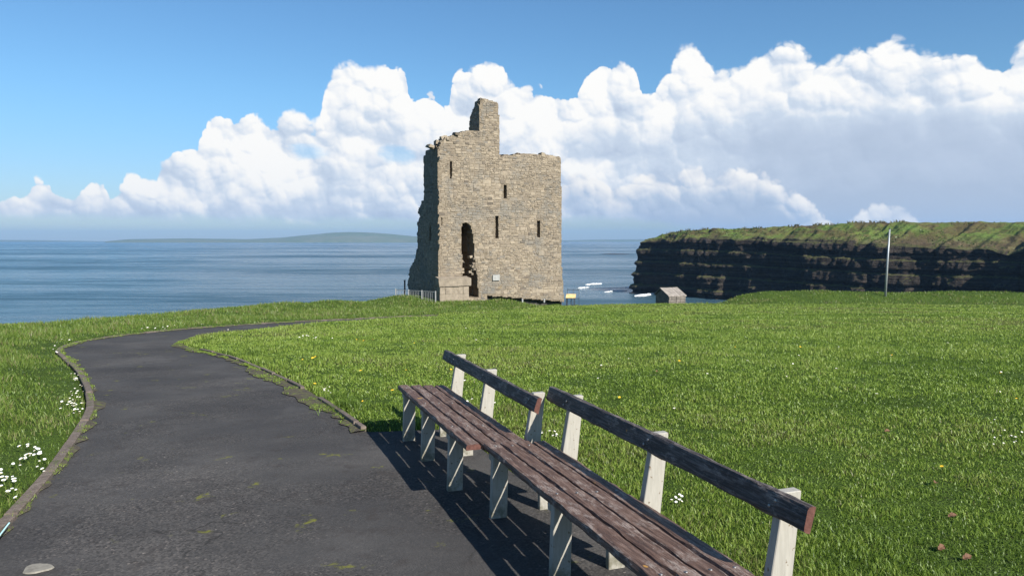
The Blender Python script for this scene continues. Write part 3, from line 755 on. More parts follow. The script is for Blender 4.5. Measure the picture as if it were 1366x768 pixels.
# castle local axes: x = TU, y = depth behind the front face, z = up from -2.0
CZ = -2.0
def in_p(u, v, P): return in_poly(u, v, np.array(P))
def layer(name, inside, u0, u1, v0, v1, cell, d0, d1, axis, mat, jit=.03, seed=0):
    """a slab of masonry cut to a ragged outline; axis 'f' lies in the front face, 'l' in the left face"""
    nu = int((u1 - u0) / cell) + 1; nv = int((v1 - v0) / cell) + 1
    uc = u0 + (np.arange(nu) + .5) * cell; vc = v0 + (np.arange(nv) + .5) * cell
    Uc, Vc = np.meshgrid(uc, vc, indexing='ij'); ins = inside(Uc, Vc)
    rs = np.random.default_rng(seed)
    ju = rs.uniform(-jit, jit, (nu + 1, nv + 1)); jv = rs.uniform(-jit, jit, (nu + 1, nv + 1)); jd = rs.uniform(-jit, jit, (2, nu + 1, nv + 1)) * .8
    vid = {}; V = []; F = []
    def vert(i, j, s):
        k = (i, j, s)
        if k not in vid:
            uu = u0 + i * cell + ju[i, j]; vv = v0 + j * cell + jv[i, j]; dd = (d1 if s else d0) + jd[s, i, j]
            vid[k] = len(V); V.append((uu, dd, vv - CZ) if axis == 'f' else (dd, uu, vv - CZ))
        return vid[k]
    def isin(i, j): return 0 <= i < nu and 0 <= j < nv and ins[i, j]
    for i in range(nu):
        for j in range(nv):
            if not ins[i, j]: continue
            a, b, c_, d_ = [vert(*q, 0) for q in ((i, j), (i + 1, j), (i + 1, j + 1), (i, j + 1))]
            e, f, g, h = [vert(*q, 1) for q in ((i, j), (i + 1, j), (i + 1, j + 1), (i, j + 1))]
            F += [(a, b, c_, d_), (h, g, f, e)]
            if not isin(i - 1, j): F.append((a, d_, h, e))
            if not isin(i + 1, j): F.append((b, f, g, c_))
            if not isin(i, j - 1): F.append((a, e, f, b))
            if not isin(i, j + 1): F.append((d_, c_, g, h))
    me = bpy.data.meshes.new(name); me.from_pydata(V, [], F)
    b = bmesh.new(); b.from_mesh(me); bmesh.ops.recalc_face_normals(b, faces=b.faces); b.to_mesh(me); b.free()
    return link(name, me, mat, castle)
allsl = SLITP + [ARCH]
zb = -2.35
def ins_front(u, v):
    r = in_p(u, v, FRONT)
    for P_ in allsl: r &= ~in_p(u, v, P_)
    # dark undercut along the foot of the wall on the right
    foot = fr(665, 395.5)[1] + (u - fr(665, 395.5)[0]) * ((fr(749, 402)[1] - fr(665, 395.5)[1]) / (fr(749, 402)[0] - fr(665, 395.5)[0]))
    r &= ~((v < foot) & (u > fr(650, 396)[0]))
    return r
umax = max(q[0] for q in FRONT) + .2
layer('front_wall', ins_front, -.0, umax, zb - .3, 10.6, .07, .05, .95, 'f', M['mortar'], .016, 1)
chim_u0 = fr(640, 150)[0]; chim_u1 = fr(667, 150)[0]; chim_base = fr(640, 175)[1]
def ins_back(u, v):
    r = in_p(u, v + .35, FRONT) & ~in_p(u, v, ARCH) & (v < chim_base + .0)
    return r & (u > .2)
layer('inner_wall', ins_back, -.0, umax, zb - .3, 10.6, .14, 1.0, 3.1, 'f', M['mortar'], .03, 2)
layer('passage_back', lambda u, v: (u > .6) & (u < 5.) & (v < 3.2), .5, 5.2, zb - .3, 3.4, .2, 3.12, 3.9, 'f', M['mortar'], .04, 3)
def ins_left(d, v): return in_p(d + .28 * vnoise(v * 2.6, 0, 0, 5) + .16 * vnoise(v * 7., 0, 0, 6), v, LEFT) & (d > .97) & ~in_p(d, v, LSLIT)
layer('side_wall', ins_left, .0, 7.6, zb - .3, 9.0, .10, .04, 1.35, 'l', M['mortar'], .03, 4)
# chimney stub: its left face slopes back
ch = [fr(640, 175), fr(640.5, 134), fr(646, 131), fr(650, 133.5), fr(657, 134.5), fr(664, 136), fr(666.5, 165), fr(667, 205)]
cm_top = fr(641, 133)[1]
def chim(u, v): return in_p(u, v, FRONT) & (v > chim_base - 1.6) & (u > chim_u0)
CHL = [plane_hit(px, py, T0 + TU * chim_u0, TD, TU) for px, py in [(641, 176), (640.5, 133), (638, 133), (631.6, 144), (626.6, 157), (625.2, 176), (625, 182)]]
dch = max(q[0] for q in CHL)
def chl(d, v): return in_p(d, v, CHL + [(max(q[0] for q in CHL), chim_base - 1.4), (0., chim_base - 1.4)]) & (d > .97)
layer('chimney', chl, 0., dch + .2, chim_base - 1.5, cm_top + .3, .09, chim_u0, chim_u1 - .05, 'l', M['mortar'], .02, 5)

def stones(name, inside, u0, u1, v0, v1, off, axis, seed, sgn=-1):
    """random rubble: bands brought to a level, each split into short runs with courses of their own"""
    rs = random.Random(seed); V = []; F = []; vb = v0
    while vb < v1:
        hb = rs.uniform(.26, .62); ub = u0 - rs.uniform(0, .6)
        while ub < u1:
            lb = rs.uniform(.45, 1.5); nc = max(1, int(hb / rs.choice([.08, .09, .11, .12, .14, .18]) + .5))
            hs = [rs.uniform(.6, 1.4) for _ in range(nc)]; k_ = hb / sum(hs); v = vb
            for h in hs:
                h *= k_; u = ub
                while u < ub + lb - .04:
                    L = min(rs.uniform(.8, 2.5) * min(h, .2) + .05, ub + lb - u)
                    if ub + lb - u - L < .07: L = ub + lb - u
                    cu = u + L / 2; cv = v + h / 2 + .07 * mn.noise(Vector((cu * .8, v * .6, seed))); u += L
                    pu = cu + L * np.array([0, -.45, -.2, .2, .45, -.4, .4, -.4, .4]); pv = cv + h * np.array([0, 0, 0, 0, 0, .4, .4, -.4, -.4])
                    if not inside(pu, pv).all(): continue
                    g = .004 + rs.uniform(0, .009); pr = rs.uniform(.004, .036); i0 = len(V)
                    if rs.random() < .02: continue            # a lost stone leaves a dark pocket
                    for lay, (sh, dp) in enumerate(((1., .0), (1., .6), (.82, 1.))):
                        for a, b in ((-1, -1), (1, -1), (1, 1), (-1, 1)):
                            x = cu + a * (L / 2 - g) * sh + rs.uniform(-.015, .015); z = cv + b * (h / 2 - g) * (sh if lay < 2 else .8) + rs.uniform(-.015, .015)
                            dd = off + sgn * (pr * dp - .03 * (lay == 0)) + rs.uniform(-.006, .006)
                            V.append((x, dd, z - CZ) if axis == 'f' else (dd, x, z - CZ))
                    for q in range(4):
                        for l_ in (0, 4): F.append((i0 + l_ + q, i0 + l_ + (q + 1) % 4, i0 + l_ + 4 + (q + 1) % 4, i0 + l_ + 4 + q))
                    F.append((i0 + 8, i0 + 9, i0 + 10, i0 + 11))
                v += h
            ub += lb
        vb += hb
    me = bpy.data.meshes.new(name); me.from_pydata(V, [], F)
    if axis == 'l': me.flip_normals()
    o = link(name, me, M['stone'], castle); o['kind'] = 'stuff'; return o
stones('facing_stones', ins_front, 0., umax, zb, 10.5, .05, 'f', 11)
stones('facing_stones', lambda d, v: in_p(d + .28 * vnoise(v * 2.6, 0, 0, 5) + .16 * vnoise(v * 7., 0, 0, 6), v, LEFT) & ~in_p(d, v, LSLIT), 0.05, 7.4, zb, 9., .04, 'l', 12)
stones('facing_stones', lambda d, v: in_p(d, v, CHL + [(dch, chim_base - 1.2), (0., chim_base - 1.2)]) & (d > .05), 0.05, dch + .1, chim_base - .3, cm_top + .2, chim_u0, 'l', 13)
# a few loose stones still standing on the broken wall top
rsn = random.Random(5)
bm = bmesh.new()
for px, py in [(598, 182), (597, 184), (591, 187), (612, 177), (580, 193), (676, 206), (700, 204), (725, 205), (745, 208.5), (648, 131)]:
    for _ in range(3):
        u_, z_ = fr(px + rsn.uniform(-3, 3), py + 1.5); box_bm(bm, u_, rsn.uniform(.1, .8), z_ - CZ, rsn.uniform(.18, .4), rsn.uniform(.2, .45), rsn.uniform(.12, .24), Matrix.Rotation(rsn.uniform(-.3, .3), 3, 'Y'), .03)
o = finish('wall_top_stones', bm, M['stone'], castle); o['kind'] = 'stuff'
# stones still clinging to the sides of the arch
bm = bmesh.new()
for k in range(20):
    py = rsn.uniform(338, 366); px = (616 + abs(rsn.gauss(0, 1.)) * 2.2) if rsn.random() < .35 else (634 - abs(rsn.gauss(0, 1)) * 3.2)
    u_, z_ = fr(px, py); box_bm(bm, u_, rsn.uniform(.12, .5), z_ - CZ, rsn.uniform(.10, .26), .3, rsn.uniform(.06, .16), Matrix.Rotation(rsn.uniform(-.3, .3), 3, 'Y'), .02)
o = finish('arch_rubble', bm, M['stone'], castle); o['kind'] = 'stuff'
# plinth at the left foot, with a projecting cap
u0_, z0_ = fr(580.5, 369); u1_, z1_ = fr(623, 381); zc = fr(600, 381)[1]; zbt = fr(600, 402)[1]
bm = bmesh.new(); box_bm(bm, (u0_ + u1_) / 2 + .02, -.28, (z0_ + zc) / 2 - CZ, u1_ - u0_, .66, z0_ - zc, None, .012)
for v in bm.verts:
    if v.co.z > (z0_ + zc) / 2 - CZ and v.co.y < -.2: v.co.z -= .10
bmesh.ops.subdivide_edges(bm, edges=bm.edges[:], cuts=4, use_grid_fill=True)
for v in bm.verts: v.co += Vector((mn.noise(v.co * 3), mn.noise(v.co * 3 + Vector((9, 0, 0))), mn.noise(v.co * 3 + Vector((0, 9, 0))))) * .035
finish('plinth_cap', bm, M['plinth'], castle)
x = u0_ + .10; 
while x < u1_ - .2:
    wdt = min(rsn.uniform(.28, .5), u1_ - .08 - x)
    for (za, zb_) in ((zbt - .25, (zbt + zc) / 2), ((zbt + zc) / 2 + .01, zc - .025)):
        bm = bmesh.new(); box_bm(bm, x + wdt / 2, -.26 + rsn.uniform(-.02, .02), (za + zb_) / 2 - CZ, wdt - .006, .54, zb_ - za, None, .012)
        finish('plinth_block', bm, M['plinth'], castle, bev=.007)
    x += wdt
# plaque, the block that darkens the undercut, and the short posts
u0_, z0_ = fr(657, 366.5); u1_, z1_ = fr(666.3, 374)
bm = bmesh.new(); box_bm(bm, (u0_ + u1_) / 2, -.03, (z0_ + z1_) / 2 - CZ, u1_ - u0_, .05, z0_ - z1_); finish('plaque', bm, M['plaque'], castle, bev=.006)
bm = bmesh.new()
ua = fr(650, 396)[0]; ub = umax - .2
box_bm(bm, (ua + ub) / 2, .8, -2.4 - CZ, ub - ua, .8, 1.4); finish('undercut_shade_block', bm, M['timber_and_shade'], castle)  # dark block set in the undercut, its colour stands in for shade
for px in (697, 726):
    u_, z_ = fr(px, 401); bm = bmesh.new(); box_bm(bm, u_, .02, z_ - CZ, .1, .1, .24); finish('prop', bm, M['pale_metal'], castle, bev=.01)

# ---------------------------------------------------------------- railings, board, pole, hut
def railing(label, p0, p1, posts, bars, top, foot, mp, mr, rp=.03, rb=.009, cat='railing', wires=()):
    root = empty('railing', (p0[0], p0[1], foot)); tag(root, label, cat)
    d = Vector((p1[0] - p0[0], p1[1] - p0[1], 0)); hh = top - foot
    for k in range(posts):
        q = d * (k / (posts - 1)); bm = bmesh.new(); box_bm(bm, q.x, q.y, hh / 2, rp * 2, rp * 2, hh + .05); finish('post', bm, mp, root, bev=.005)
    for z_ in ((hh - .03,) + tuple(wires)):
        bm = bmesh.new(); tube_bm(bm, [(0, 0, z_), (d.x, d.y, z_)], .018, 6); finish('rail', bm, mr, root)
    for k in range(1, bars):
        if bars <= 1: break
        q = d * (k / bars); bm = bmesh.new(); tube_bm(bm, [(q.x, q.y, .02), (q.x, q.y, hh - .04)], rb, 5); finish('bar', bm, mr, root)
    return root
a = at(528, 388, 45.6); b = at(581, 387.5, 43.7)
railing('pale metal railing with thin upright bars in front of the dark castle side wall', (a.x, a.y), (b.x, b.y), 4, 24, -1.40, -2.45, M['pale_metal'], M['pale_metal'], .035, .011, wires=(.35,))
a = at(757, 386, 46.2); b = at(772.5, 386, 46.0)
railing('thin dark railing at the right corner of the castle above the sea', (a.x, a.y), (b.x, b.y), 3, 1, -1.42, -2.6, M['dark_metal'], M['dark_metal'], .012, wires=(.6,))
bm = bmesh.new(); a = at(540, 388, 47.9); box_bm(bm, 0, 0, .45, .09, .09, 1.1)
box_bm(bm, 0, 0, 1.02, .12, .12, .05)
tag(finish('wooden_post', bm, M['timber_and_shade'], loc=(a.x, a.y, -2.1 + .1), bev=.008), 'short dark post at the left end of the pale railing', 'post')
c0 = at(761.5, 397, 44.6)
ib = empty('information_board', (c0.x, c0.y, -2.3), -R(12)); tag(ib, 'small tilted tan information board on legs at the right foot of the castle', 'information board')
bm = bmesh.new(); box_bm(bm, 0, 0, .56, .58, .40, .03, Matrix.Rotation(R(33), 3, 'X')); finish('panel', bm, M['sign_wood'], ib, bev=.006)
for x_, y_, h_ in ((-.24, -.12, .46), (.24, -.12, .46), (0., .14, .62), (-.24, .14, .62)):
    bm = bmesh.new(); box_bm(bm, x_, y_, h_ / 2 - .05, .045, .045, h_ + .05); finish('leg', bm, M['dark_metal'], ib)
pb = at(1181, 392, 49.2); pt = at(1186.8, 306, 49.2)
bm = bmesh.new(); dv = (pt - pb)
lp = empty('metal_pole', pb - Vector((0, 0, .3))); tag(lp, 'tall plain grey metal pole leaning slightly on the grassy bank before the cliff', 'pole')
tube_bm(bm, [(0, 0, 0), tuple(dv * .5 + Vector((0, 0, .3))), tuple(dv + Vector((0, 0, .3)))], [.075, .06, .05], 12); finish('shaft', bm, M['grey_metal'], lp, smooth=True)
bm = bmesh.new(); q = dv + Vector((0, 0, .3)); tube_bm(bm, [tuple(q), tuple(q + Vector((0, 0, .07)))], [.06, .045], 12); finish('cap', bm, M['dark_metal'], lp)

hc = at(891.5, 395, 51.0); hut = empty('stone_hut', (hc.x, hc.y, hc.z), R(22)); tag(hut, 'small stone hut with a pitched roof at the edge of the lawn below the cliff', 'hut')
W_, D_, HH = 1.40, 1.6, 4.2
bm = bmesh.new(); rg = .62 * D_; rh = .46
pr = [(0, 0), (D_, 0), (D_, -HH), (0, -HH)]
f = [bm.verts.new((0.05, y + .03, z - .04)) for y, z in pr]; g = [bm.verts.new((W_ - .05, y + .03, z - .04)) for y, z in pr]
f.insert(1, bm.verts.new((.05, rg, rh - .06))); g.insert(1, bm.verts.new((W_ - .05, rg, rh - .06)))
bm.faces.new(f); bm.faces.new(g[::-1])
for i in range(5): bm.faces.new((f[i], f[(i + 1) % 5], g[(i + 1) % 5], g[i]))
finish('wall', bm, M['hut_wall'], hut)
for (y0, z0, y1, z1) in ((-.08, -.03, rg, rh), (rg + .02, rh, D_ + .1, 0.)):
    nx = 6
    for k in range(nx):
        bm = bmesh.new(); xa = -.04 + (W_ + .08) * k / nx; xb = xa + (W_ + .08) / nx - .012; j = random.uniform(-.012, .012)
        v = [bm.verts.new(q) for q in ((xa, y0, z0 + j), (xb, y0, z0 + j), (xb, y1, z1 + j), (xa, y1, z1 + j), (xa, y0, z0 + .06 + j), (xb, y0, z0 + .06 + j), (xb, y1, z1 + .06 + j), (xa, y1, z1 + .06 + j))]
        for q in ((3, 2, 1, 0), (4, 5, 6, 7), (0, 1, 5, 4), (2, 3, 7, 6), (1, 2, 6, 5), (3, 0, 4, 7)): bm.faces.new([v[i] for i in q])
        finish('roof_slab', bm, M['hut_roof'], hut)
x = .02
while x < W_ - .1:
    wdt = min(random.uniform(.22, .4), W_ - .02 - x)
    for r_ in range(3):
        bm = bmesh.new(); box_bm(bm, x + wdt / 2, .0, -.13 - .2 * r_, wdt - .02, .1, .18, None, .012); finish('wall_stone', bm, M['hut_wall'], hut)
    x += wdt

# ---------------------------------------------------------------- cliff headland on the right
CB = np.array([46., 287.]); CD = np.array([.60, -.80]); CN = np.array([.80, .60])
sN = np.linspace(0, 270, 700)
prof_n = 120
t_ = np.linspace(0, 1, prof_n)
Sg, Tg = np.meshgrid(sN, t_, indexing='ij')
rim = np.interp(Sg, [0, 3, 8, 16, 40, 80, 110, 140, 200, 270], [-1.2, .4, 1.2, 1.6, 1.4, .6, -.4, -1.2, -1.8, -2])
ridge = np.interp(Sg, [0, 3, 8, 16, 40, 80, 110, 140, 200, 270], [-.6, 1.6, 3.6, 4.8, 5.6, 6.9, 6.7, 6.3, 6.0, 6])
rimw = 2.2 * fbm(Sg * .05, 1.3, 0, 4, 31)
rim = rim + (rimw * 1.2 + .8 * fbm(Sg * .25, 4.2, 0, 3, 32)) * sst(0, 12, Sg)
k1, k2, k3 = .58, .86, .9
face = np.clip(Tg / k1, 0, 1); slope = np.clip((Tg - k1) / (k2 - k1), 0, 1); plat = np.clip((Tg - k2) / (1 - k2), 0, 1)
zf = -20 + (rim + 20) * face
nface = 4.6 * fbm(Sg * .05, 7.1 + zf * .03, 0, 4, 41) + 2.6 * fbm(Sg * .19, zf * .08, 0, 4, 42) + 1.6 * np.abs(vnoise(Sg * .33, zf * .05, 0, 47))
lay = np.sin(zf * 1.5 + .035 * Sg + 1.5 * vnoise(zf * .5, 3., 0, 49) + 1.2 * fbm(Sg * .03, 0, 0, 2, 43)); nface = nface + (.85 + .6 * vnoise(Sg * .06, zf * .2, 0, 48)) * np.sign(lay) * np.abs(lay) ** .4 + .9 * fbm(Sg * .7, zf * .7, 0, 3, 44)
gul = np.maximum(0, vnoise(Sg * .085, .5, 0, 45) - .35) * 9
offF = 2.6 * face - nface * (1 - .3 * face) + gul * (1 - .2 * face)
slw = np.interp(Sg, [0, 10, 40, 110, 160, 270], [5, 8, 13, 24, 28, 30])
crag = 2.6 * fbm(Sg * .12, slope * 3, 0, 4, 51) * np.sin(np.pi * slope)
zs = rim + (ridge - rim) * (slope ** .8) + crag
zz = np.where(Tg <= k1, zf, zs); off = np.where(Tg <= k1, offF, offF[:, [int(k1 * (prof_n - 1))]] + slw * slope + 160 * plat ** 1.5)
zz = zz - 1.5 * plat + .5 * fbm(Sg * .3, plat * 20, 0, 3, 52) * (Tg > k1)
bend = 3.5 * fbm(Sg * .018, 9.7, 0, 3, 53)
off = off + bend
Xc = CB[0] + CD[0] * Sg + CN[0] * off; Yc = CB[1] + CD[1] * Sg + CN[1] * off
cme = grid_mesh('cliff', np.stack([Xc, Yc, zz], -1), smooth=False)
set_attr(cme, 'top', (sst(k1 - .015, k1 + .05, Tg)).ravel() * .55)
tag(link('cliff', cme, M['cliff']), kind='structure')
# the end of the headland, closed
# ragged heather tufts along the skyline
rs_ = np.random.default_rng(3)
def blades(name, P, H, W, tint, mat, lean=.35, seg=True, label=None, cat='grass', normal_up=True, seed=1):
    rs = np.random.default_rng(seed); n = len(P); az = rs.uniform(0, 2 * np.pi, n); la = rs.uniform(0, 2 * np.pi, n)
    wx, wy = np.cos(az) * W / 2, np.sin(az) * W / 2
    le = H * lean * rs.uniform(.2, 1.3, n); lx, ly = np.cos(la) * le, np.sin(la) * le
    b0 = P + np.c_[wx, wy, np.zeros(n)]; b1 = P - np.c_[wx, wy, np.zeros(n)]
    if seg:
        m0 = P + np.c_[wx * .75 + lx * .35, wy * .75 + ly * .35, H * .58]; m1 = P + np.c_[-wx * .75 + lx * .35, -wy * .75 + ly * .35, H * .58]
        tip = P + np.c_[lx, ly, H * (1 - .25 * lean)]
        V = np.stack([b0, b1, m1, m0, tip], 1).reshape(-1, 3); i = np.arange(n)[:, None] * 5
        F = np.concatenate([i + np.array([[0, 1, 2, 3]]), i + np.array([[3, 2, 4]])], 1).ravel(); ct = np.tile([4, 3], n); hv = np.tile([0, 0, .6, .6, 1.], n); k = 5
    else:
        tip = P + np.c_[lx, ly, H]
        V = np.stack([b0, b1, tip], 1).reshape(-1, 3); i = np.arange(n)[:, None] * 3
        F = (i + np.array([[0, 1, 2]])).ravel(); ct = np.full(n, 3); hv = np.tile([0, 0, 1.], n); k = 3
    me = bpy.data.meshes.new(name)
    me.vertices.add(len(V)); me.vertices.foreach_set('co', V.astype(np.float32).ravel())
    me.loops.add(len(F)); me.loops.foreach_set('vertex_index', F.astype(np.int32))
    me.polygons.add(len(ct)); st = np.zeros(len(ct), np.int32); st[1:] = np.cumsum(ct)[:-1]
    me.polygons.foreach_set('loop_start', st); me.polygons.foreach_set('loop_total', ct.astype(np.int32))
    me.update(calc_edges=True)
    set_attr(me, 'tint', np.repeat(np.clip(tint, 0, 1), k)); set_attr(me, 'hgt', hv)
    o = link(name, me, mat); tag(o, label, cat, kind='stuff'); return o
# points along the ridge
ri = int(k2 * (prof_n - 1))
Pr = np.stack([Xc, Yc, zz], -1)
n = 5200
si = rs_.uniform(20, 690, n); ti = rs_.uniform(k1 * (prof_n - 1) + 1, (k2 + .015) * (prof_n - 1), n)
i0 = si.astype(int).clip(0, 697); j0 = ti.astype(int); fu = (si - i0)[:, None]; fv = (ti - j0)[:, None]
Q = Pr[i0, j0] * (1 - fu) * (1 - fv) + Pr[i0 + 1, j0] * fu * (1 - fv) + Pr[i0, j0 + 1] * (1 - fu) * fv + Pr[i0 + 1, j0 + 1] * fu * fv
msk = fbm(Q[:, 0] * .05, Q[:, 1] * .05, 0, 3, 6) > -.05
Q = Q[msk]
blades('cliff_grass', Q, rs_.uniform(.2, .55, len(Q)), rs_.uniform(.3, .7, len(Q)), .5 + .4 * fbm(Q[:, 0] * .1, Q[:, 1] * .1, 0, 3, 9) + rs_.uniform(-.2, .35, len(Q)), M['moor'], .4, False, 'rough tussocks of brown and green grass on top of the cliff')
n = 800; si = np.r_[rs_.uniform(80, 235, 640), rs_.uniform(25, 80, 160)]; i0 = si.astype(int); Q = Pr[i0, ri] + np.c_[rs_.uniform(-.4, .4, n), rs_.uniform(-.4, .4, n), np.full(n, -.2)]
keep = vnoise(si * .35, 0, 0, 19) > -.15; Q = Q[keep]
blades('heather', Q, rs_.uniform(.4, 1.25, len(Q)) , rs_.uniform(.15, .4, len(Q)), np.full(len(Q), .99), M['moor'], .6, True, 'ragged brown heather along the skyline of the cliff', 'heather', seed=5)
# a post standing on the grassy slope of the cliff
q = at(1314, 335, 190.); qt = at(1314, 304, 190.)
# sea rocks and foam at the foot of the cliff
def sea_at(px, py): a_, s_ = ray(px, py); y_ = (EYE - SEA_Z) / s_; return Vector((a_ * y_, y_, SEA_Z))
def rock(px, py, wpx, hpx, label, seed):
    c_ = sea_at(px, py); w_ = wpx * c_.y / FPX; h_ = hpx * c_.y / FPX
    bm = bmesh.new(); bmesh.ops.create_icosphere(bm, subdivisions=4, radius=1.)
    for v in bm.verts:
        nn = 1 + .30 * mn.noise(v.co * 1.7 + Vector((seed, 0, 0))) + .16 * mn.noise(v.co * 5 + Vector((seed, 0, 0)))
        v.co = Vector((v.co.x * w_ / 2 * nn, v.co.y * w_ * .8 * nn, max(v.co.z, -.3) * h_ * nn))
    tag(finish('sea_rock', bm, M['rock'], loc=c_), label, 'rock', 'low rocks awash near the cliff')
rock(862, 386, 26, 1.8, 'low dark rock awash left of the stone hut, nearest the point of the cliff', 1)
rock(876, 390, 22, 1.6, 'low dark rock awash just behind the left side of the stone hut', 2)
rock(938, 389.5, 30, 1.5, 'long low rock at the foot of the cliff right of the stone hut', 3)
rock(912, 388, 20, 1.5, 'small low rock behind the roof of the stone hut', 4)
rock(822, 339, 36, .8, 'thin dark reef on the water left of the cliff point', 5)
def foam(pts, wpx, name, label, seed):
    """a breaking wave: a low rounded ridge of white water"""
    rows = []
    Pp = resample([tuple(sea_at(*q).xy) for q in pts], .8)
    m = 9; n_ = len(Pp)
    for i, q in enumerate(Pp):
        e = math.sin(math.pi * (i + .5) / n_) ** .5; wv = wpx * e * (1 + .5 * float(vnoise(i * .3, seed, 0, 5)))
        for k in range(m):
            f_ = k / (m - 1) - .5
            rows.append((q[0], q[1] + f_ * wv * (1.1 + .9 * float(vnoise(i * .22, 0, 0, seed + 9))) + .8 * float(vnoise(i * .5, k, 0, seed)), SEA_Z + .02 + .42 * e * math.cos(f_ * math.pi) * (1 + .5 * float(vnoise(i * .9, k * .8, 0, seed + 3)))))
    me = grid_mesh(name, np.array(rows).reshape(n_, m, 3)); o = link(name, me, M['foam']); tag(o, label, 'wave', kind='stuff')
foam([(781, 380), (803, 378.3)], 3.2, 'breaking_wave', 'small white breaking wave on the water right of the castle', 1)
foam([(846, 395), (878, 391.6)], 5.5, 'breaking_wave', 'white surf left of the stone hut', 2)
foam([(902, 389.6), (936, 387.0)], 4.4, 'breaking_wave', 'white surf between the stone hut and the foot of the cliff', 3)
foam([(834, 383), (874, 386.5)], 2.2, 'breaking_wave', 'thin line of surf at the point of the cliff', 4)
foam([(914, 393.4), (930, 391.6)], 3., 'breaking_wave', 'short streak of surf just right of the stone hut roof', 5)
foam([(770, 384.5), (786, 383.4)], 1.6, 'breaking_wave', 'faint short white crest just off the right corner of the castle', 6)
foam([(806, 389.5), (836, 387.8)], 2.2, 'breaking_wave', 'long thin white crest between the castle and the point of the cliff', 7)
rock(848, 391, 18, 1.3, 'small dark rock in the surf, leftmost of the rocks below the point of the cliff', 6)
rock(956, 392, 22, 1.3, 'small dark rock at the edge of the beach, rightmost of the rocks', 7)
sh = [sea_at(*q) for q in [(925, 396), (985, 389.5), (1060, 389.5), (1100, 396)]]
Pg = np.zeros((30, 12, 3))
for i in range(30):
    for k in range(12):
        u_ = i / 29; v_ = k / 11; a_ = sh[0].lerp(sh[3], u_); b_ = sh[1].lerp(sh[2], u_); q = a_.lerp(b_, v_)
        Pg[i, k] = (q.x, q.y, SEA_Z + .03 + .5 * sst(0, .3, u_) * sst(1, .9, u_) + .25 * float(fbm(q.x * .2, q.y * .2, 0, 3, 2)))
tag(link('beach', grid_mesh('beach', Pg), M['shore']), kind='structure')

# ---------------------------------------------------------------- far hills
def hills(pts, Y, depth, name):
    pts = np.array(pts, float); xs = np.linspace(pts[0, 0], pts[-1, 0], 200); ys = np.interp(xs, pts[:, 0], pts[:, 1])
    m = 24; G = np.zeros((200, m, 3))
    for i in range(200):
        q = at(xs[i], ys[i], Y); top_ = q.z
        for k in range(m):
            v_ = k / (m - 1); e = math.sin(math.pi * min(1, v_ * 1.0)) ** .8
            yy = Y - depth * .5 + depth * v_
            G[i, k] = (q.x * yy / Y, yy, SEA_Z - 2 + (top_ - SEA_Z + 2) * e * (1 + .05 * float(fbm(xs[i] * .06, v_ * 5, 0, 3, 4)) * (1 - e)))
    tag(link(name, grid_mesh(name, G), M['hill']), kind='structure')
hills([(140, 322), (170, 319), (250, 318), (330, 319), (375, 317), (410, 313.5), (440, 310.6), (465, 309.5), (490, 310), (515, 311.5), (550, 315), (600, 317), (660, 320), (700, 322)], 6200, 1500, 'far_hill')
hills([(-120, 322), (-60, 319), (0, 320), (40, 320.2), (90, 321), (150, 322)], 8200, 1100, 'far_coast')
hills([(720, 322), (760, 320.3), (800, 319.6), (850, 319.2), (900, 319.5), (980, 322)], 8200, 1100, 'far_headland')

# ---------------------------------------------------------------- grass
def tower_mask(x, y):
    rx = (x - T0.x) * TU.x + (y - T0.y) * TU.y; ry = (x - T0.x) * TD.x + (y - T0.y) * TD.y
    return (rx > -.3) & (rx < 8.8) & (ry > -.6) & (ry < 7.5)
def sample(n, r0, r1, pw, amax=41, seed=0):
    rs = np.random.default_rng(seed); u = rs.uniform(0, 1, n)
    e = 2 - pw
    r = r0 * (r1 / r0) ** u if abs(e) < 1e-6 else (r0 ** e + u * (r1 ** e - r0 ** e)) ** (1 / e)
    a = R(amax) * rs.uniform(-1, 1, n); return np.sin(a) * r, np.cos(a) * r, rs
VP = VERGE_POLY
def classify(x, y):
    land = in_poly(x, y, LAND_POLY) | (dist_line(x, y, EDGE_S, 1.7) < .7)
    ok = land & ~in_poly(x, y, PATH_POLY) & ~tower_mask(x, y)
    return ok, in_poly(x, y, VP) | (~in_poly(x, y, LAND_POLY))
# the mown lawn
x, y, rs = sample(800000, 1.7, 52, 1.85, 41, 11)
ok, vg = classify(x, y); bankr = (y > 46.2 + .5 * vnoise(x * .4, 0, 0, 3)) & (x > 11.5)
k_ = ok & ~vg & ~bankr & (dist_line(x, y, PR, .2) > .03); x, y = x[k_], y[k_]; r = np.hypot(x, y)
z = land_h(x, y) - .002
pt = fbm(x * .9, y * .9, 0, 3, 71); pf = fbm(x * 5, y * 5, 0, 2, 73); n = len(x)
fr_ = sst(3.5, 15, r); H = (.029 + .0002 * r) * np.clip(1 + .45 * pt + .7 * pf, .55, 1.8) * rs.uniform(.6, 1.5, n)
edge = dist_line(x, y, PR, 1.); H *= 1 + .8 * np.exp(-(edge / .16) ** 2)
W = np.maximum(.0042, .00115 * r) * rs.uniform(.7, 1.3, n)
big = fbm(x * .12, y * .35, 0, 3, 75)
clov = sst(.18, .42, fbm(x * .55, y * .55, 0, 3, 79)); tint = .52 + .28 * pt + .35 * big - .28 * clov + (.38 - .2 * fr_) * pf + (.28 - .17 * fr_) * rs.normal(0, 1, n) + .04 + .17 * fr_; H *= 1 - .12 * clov
keep = (rs.uniform(0, 1, n) < .45) | ((pf + .6 * pt + .5 * fbm(x * 9, y * 9, 0, 2, 74)) > -.58); x, y, z, H, W, tint, r = [q[keep] for q in (x, y, z, H, W, tint, r)]
nr = r < 11
P_ = np.c_[x, y, z]
blades('lawn_grass', P_[nr], H[nr], W[nr], tint[nr], M['lawn'], .75, True, 'short bright green mown grass of the lawn', seed=1)
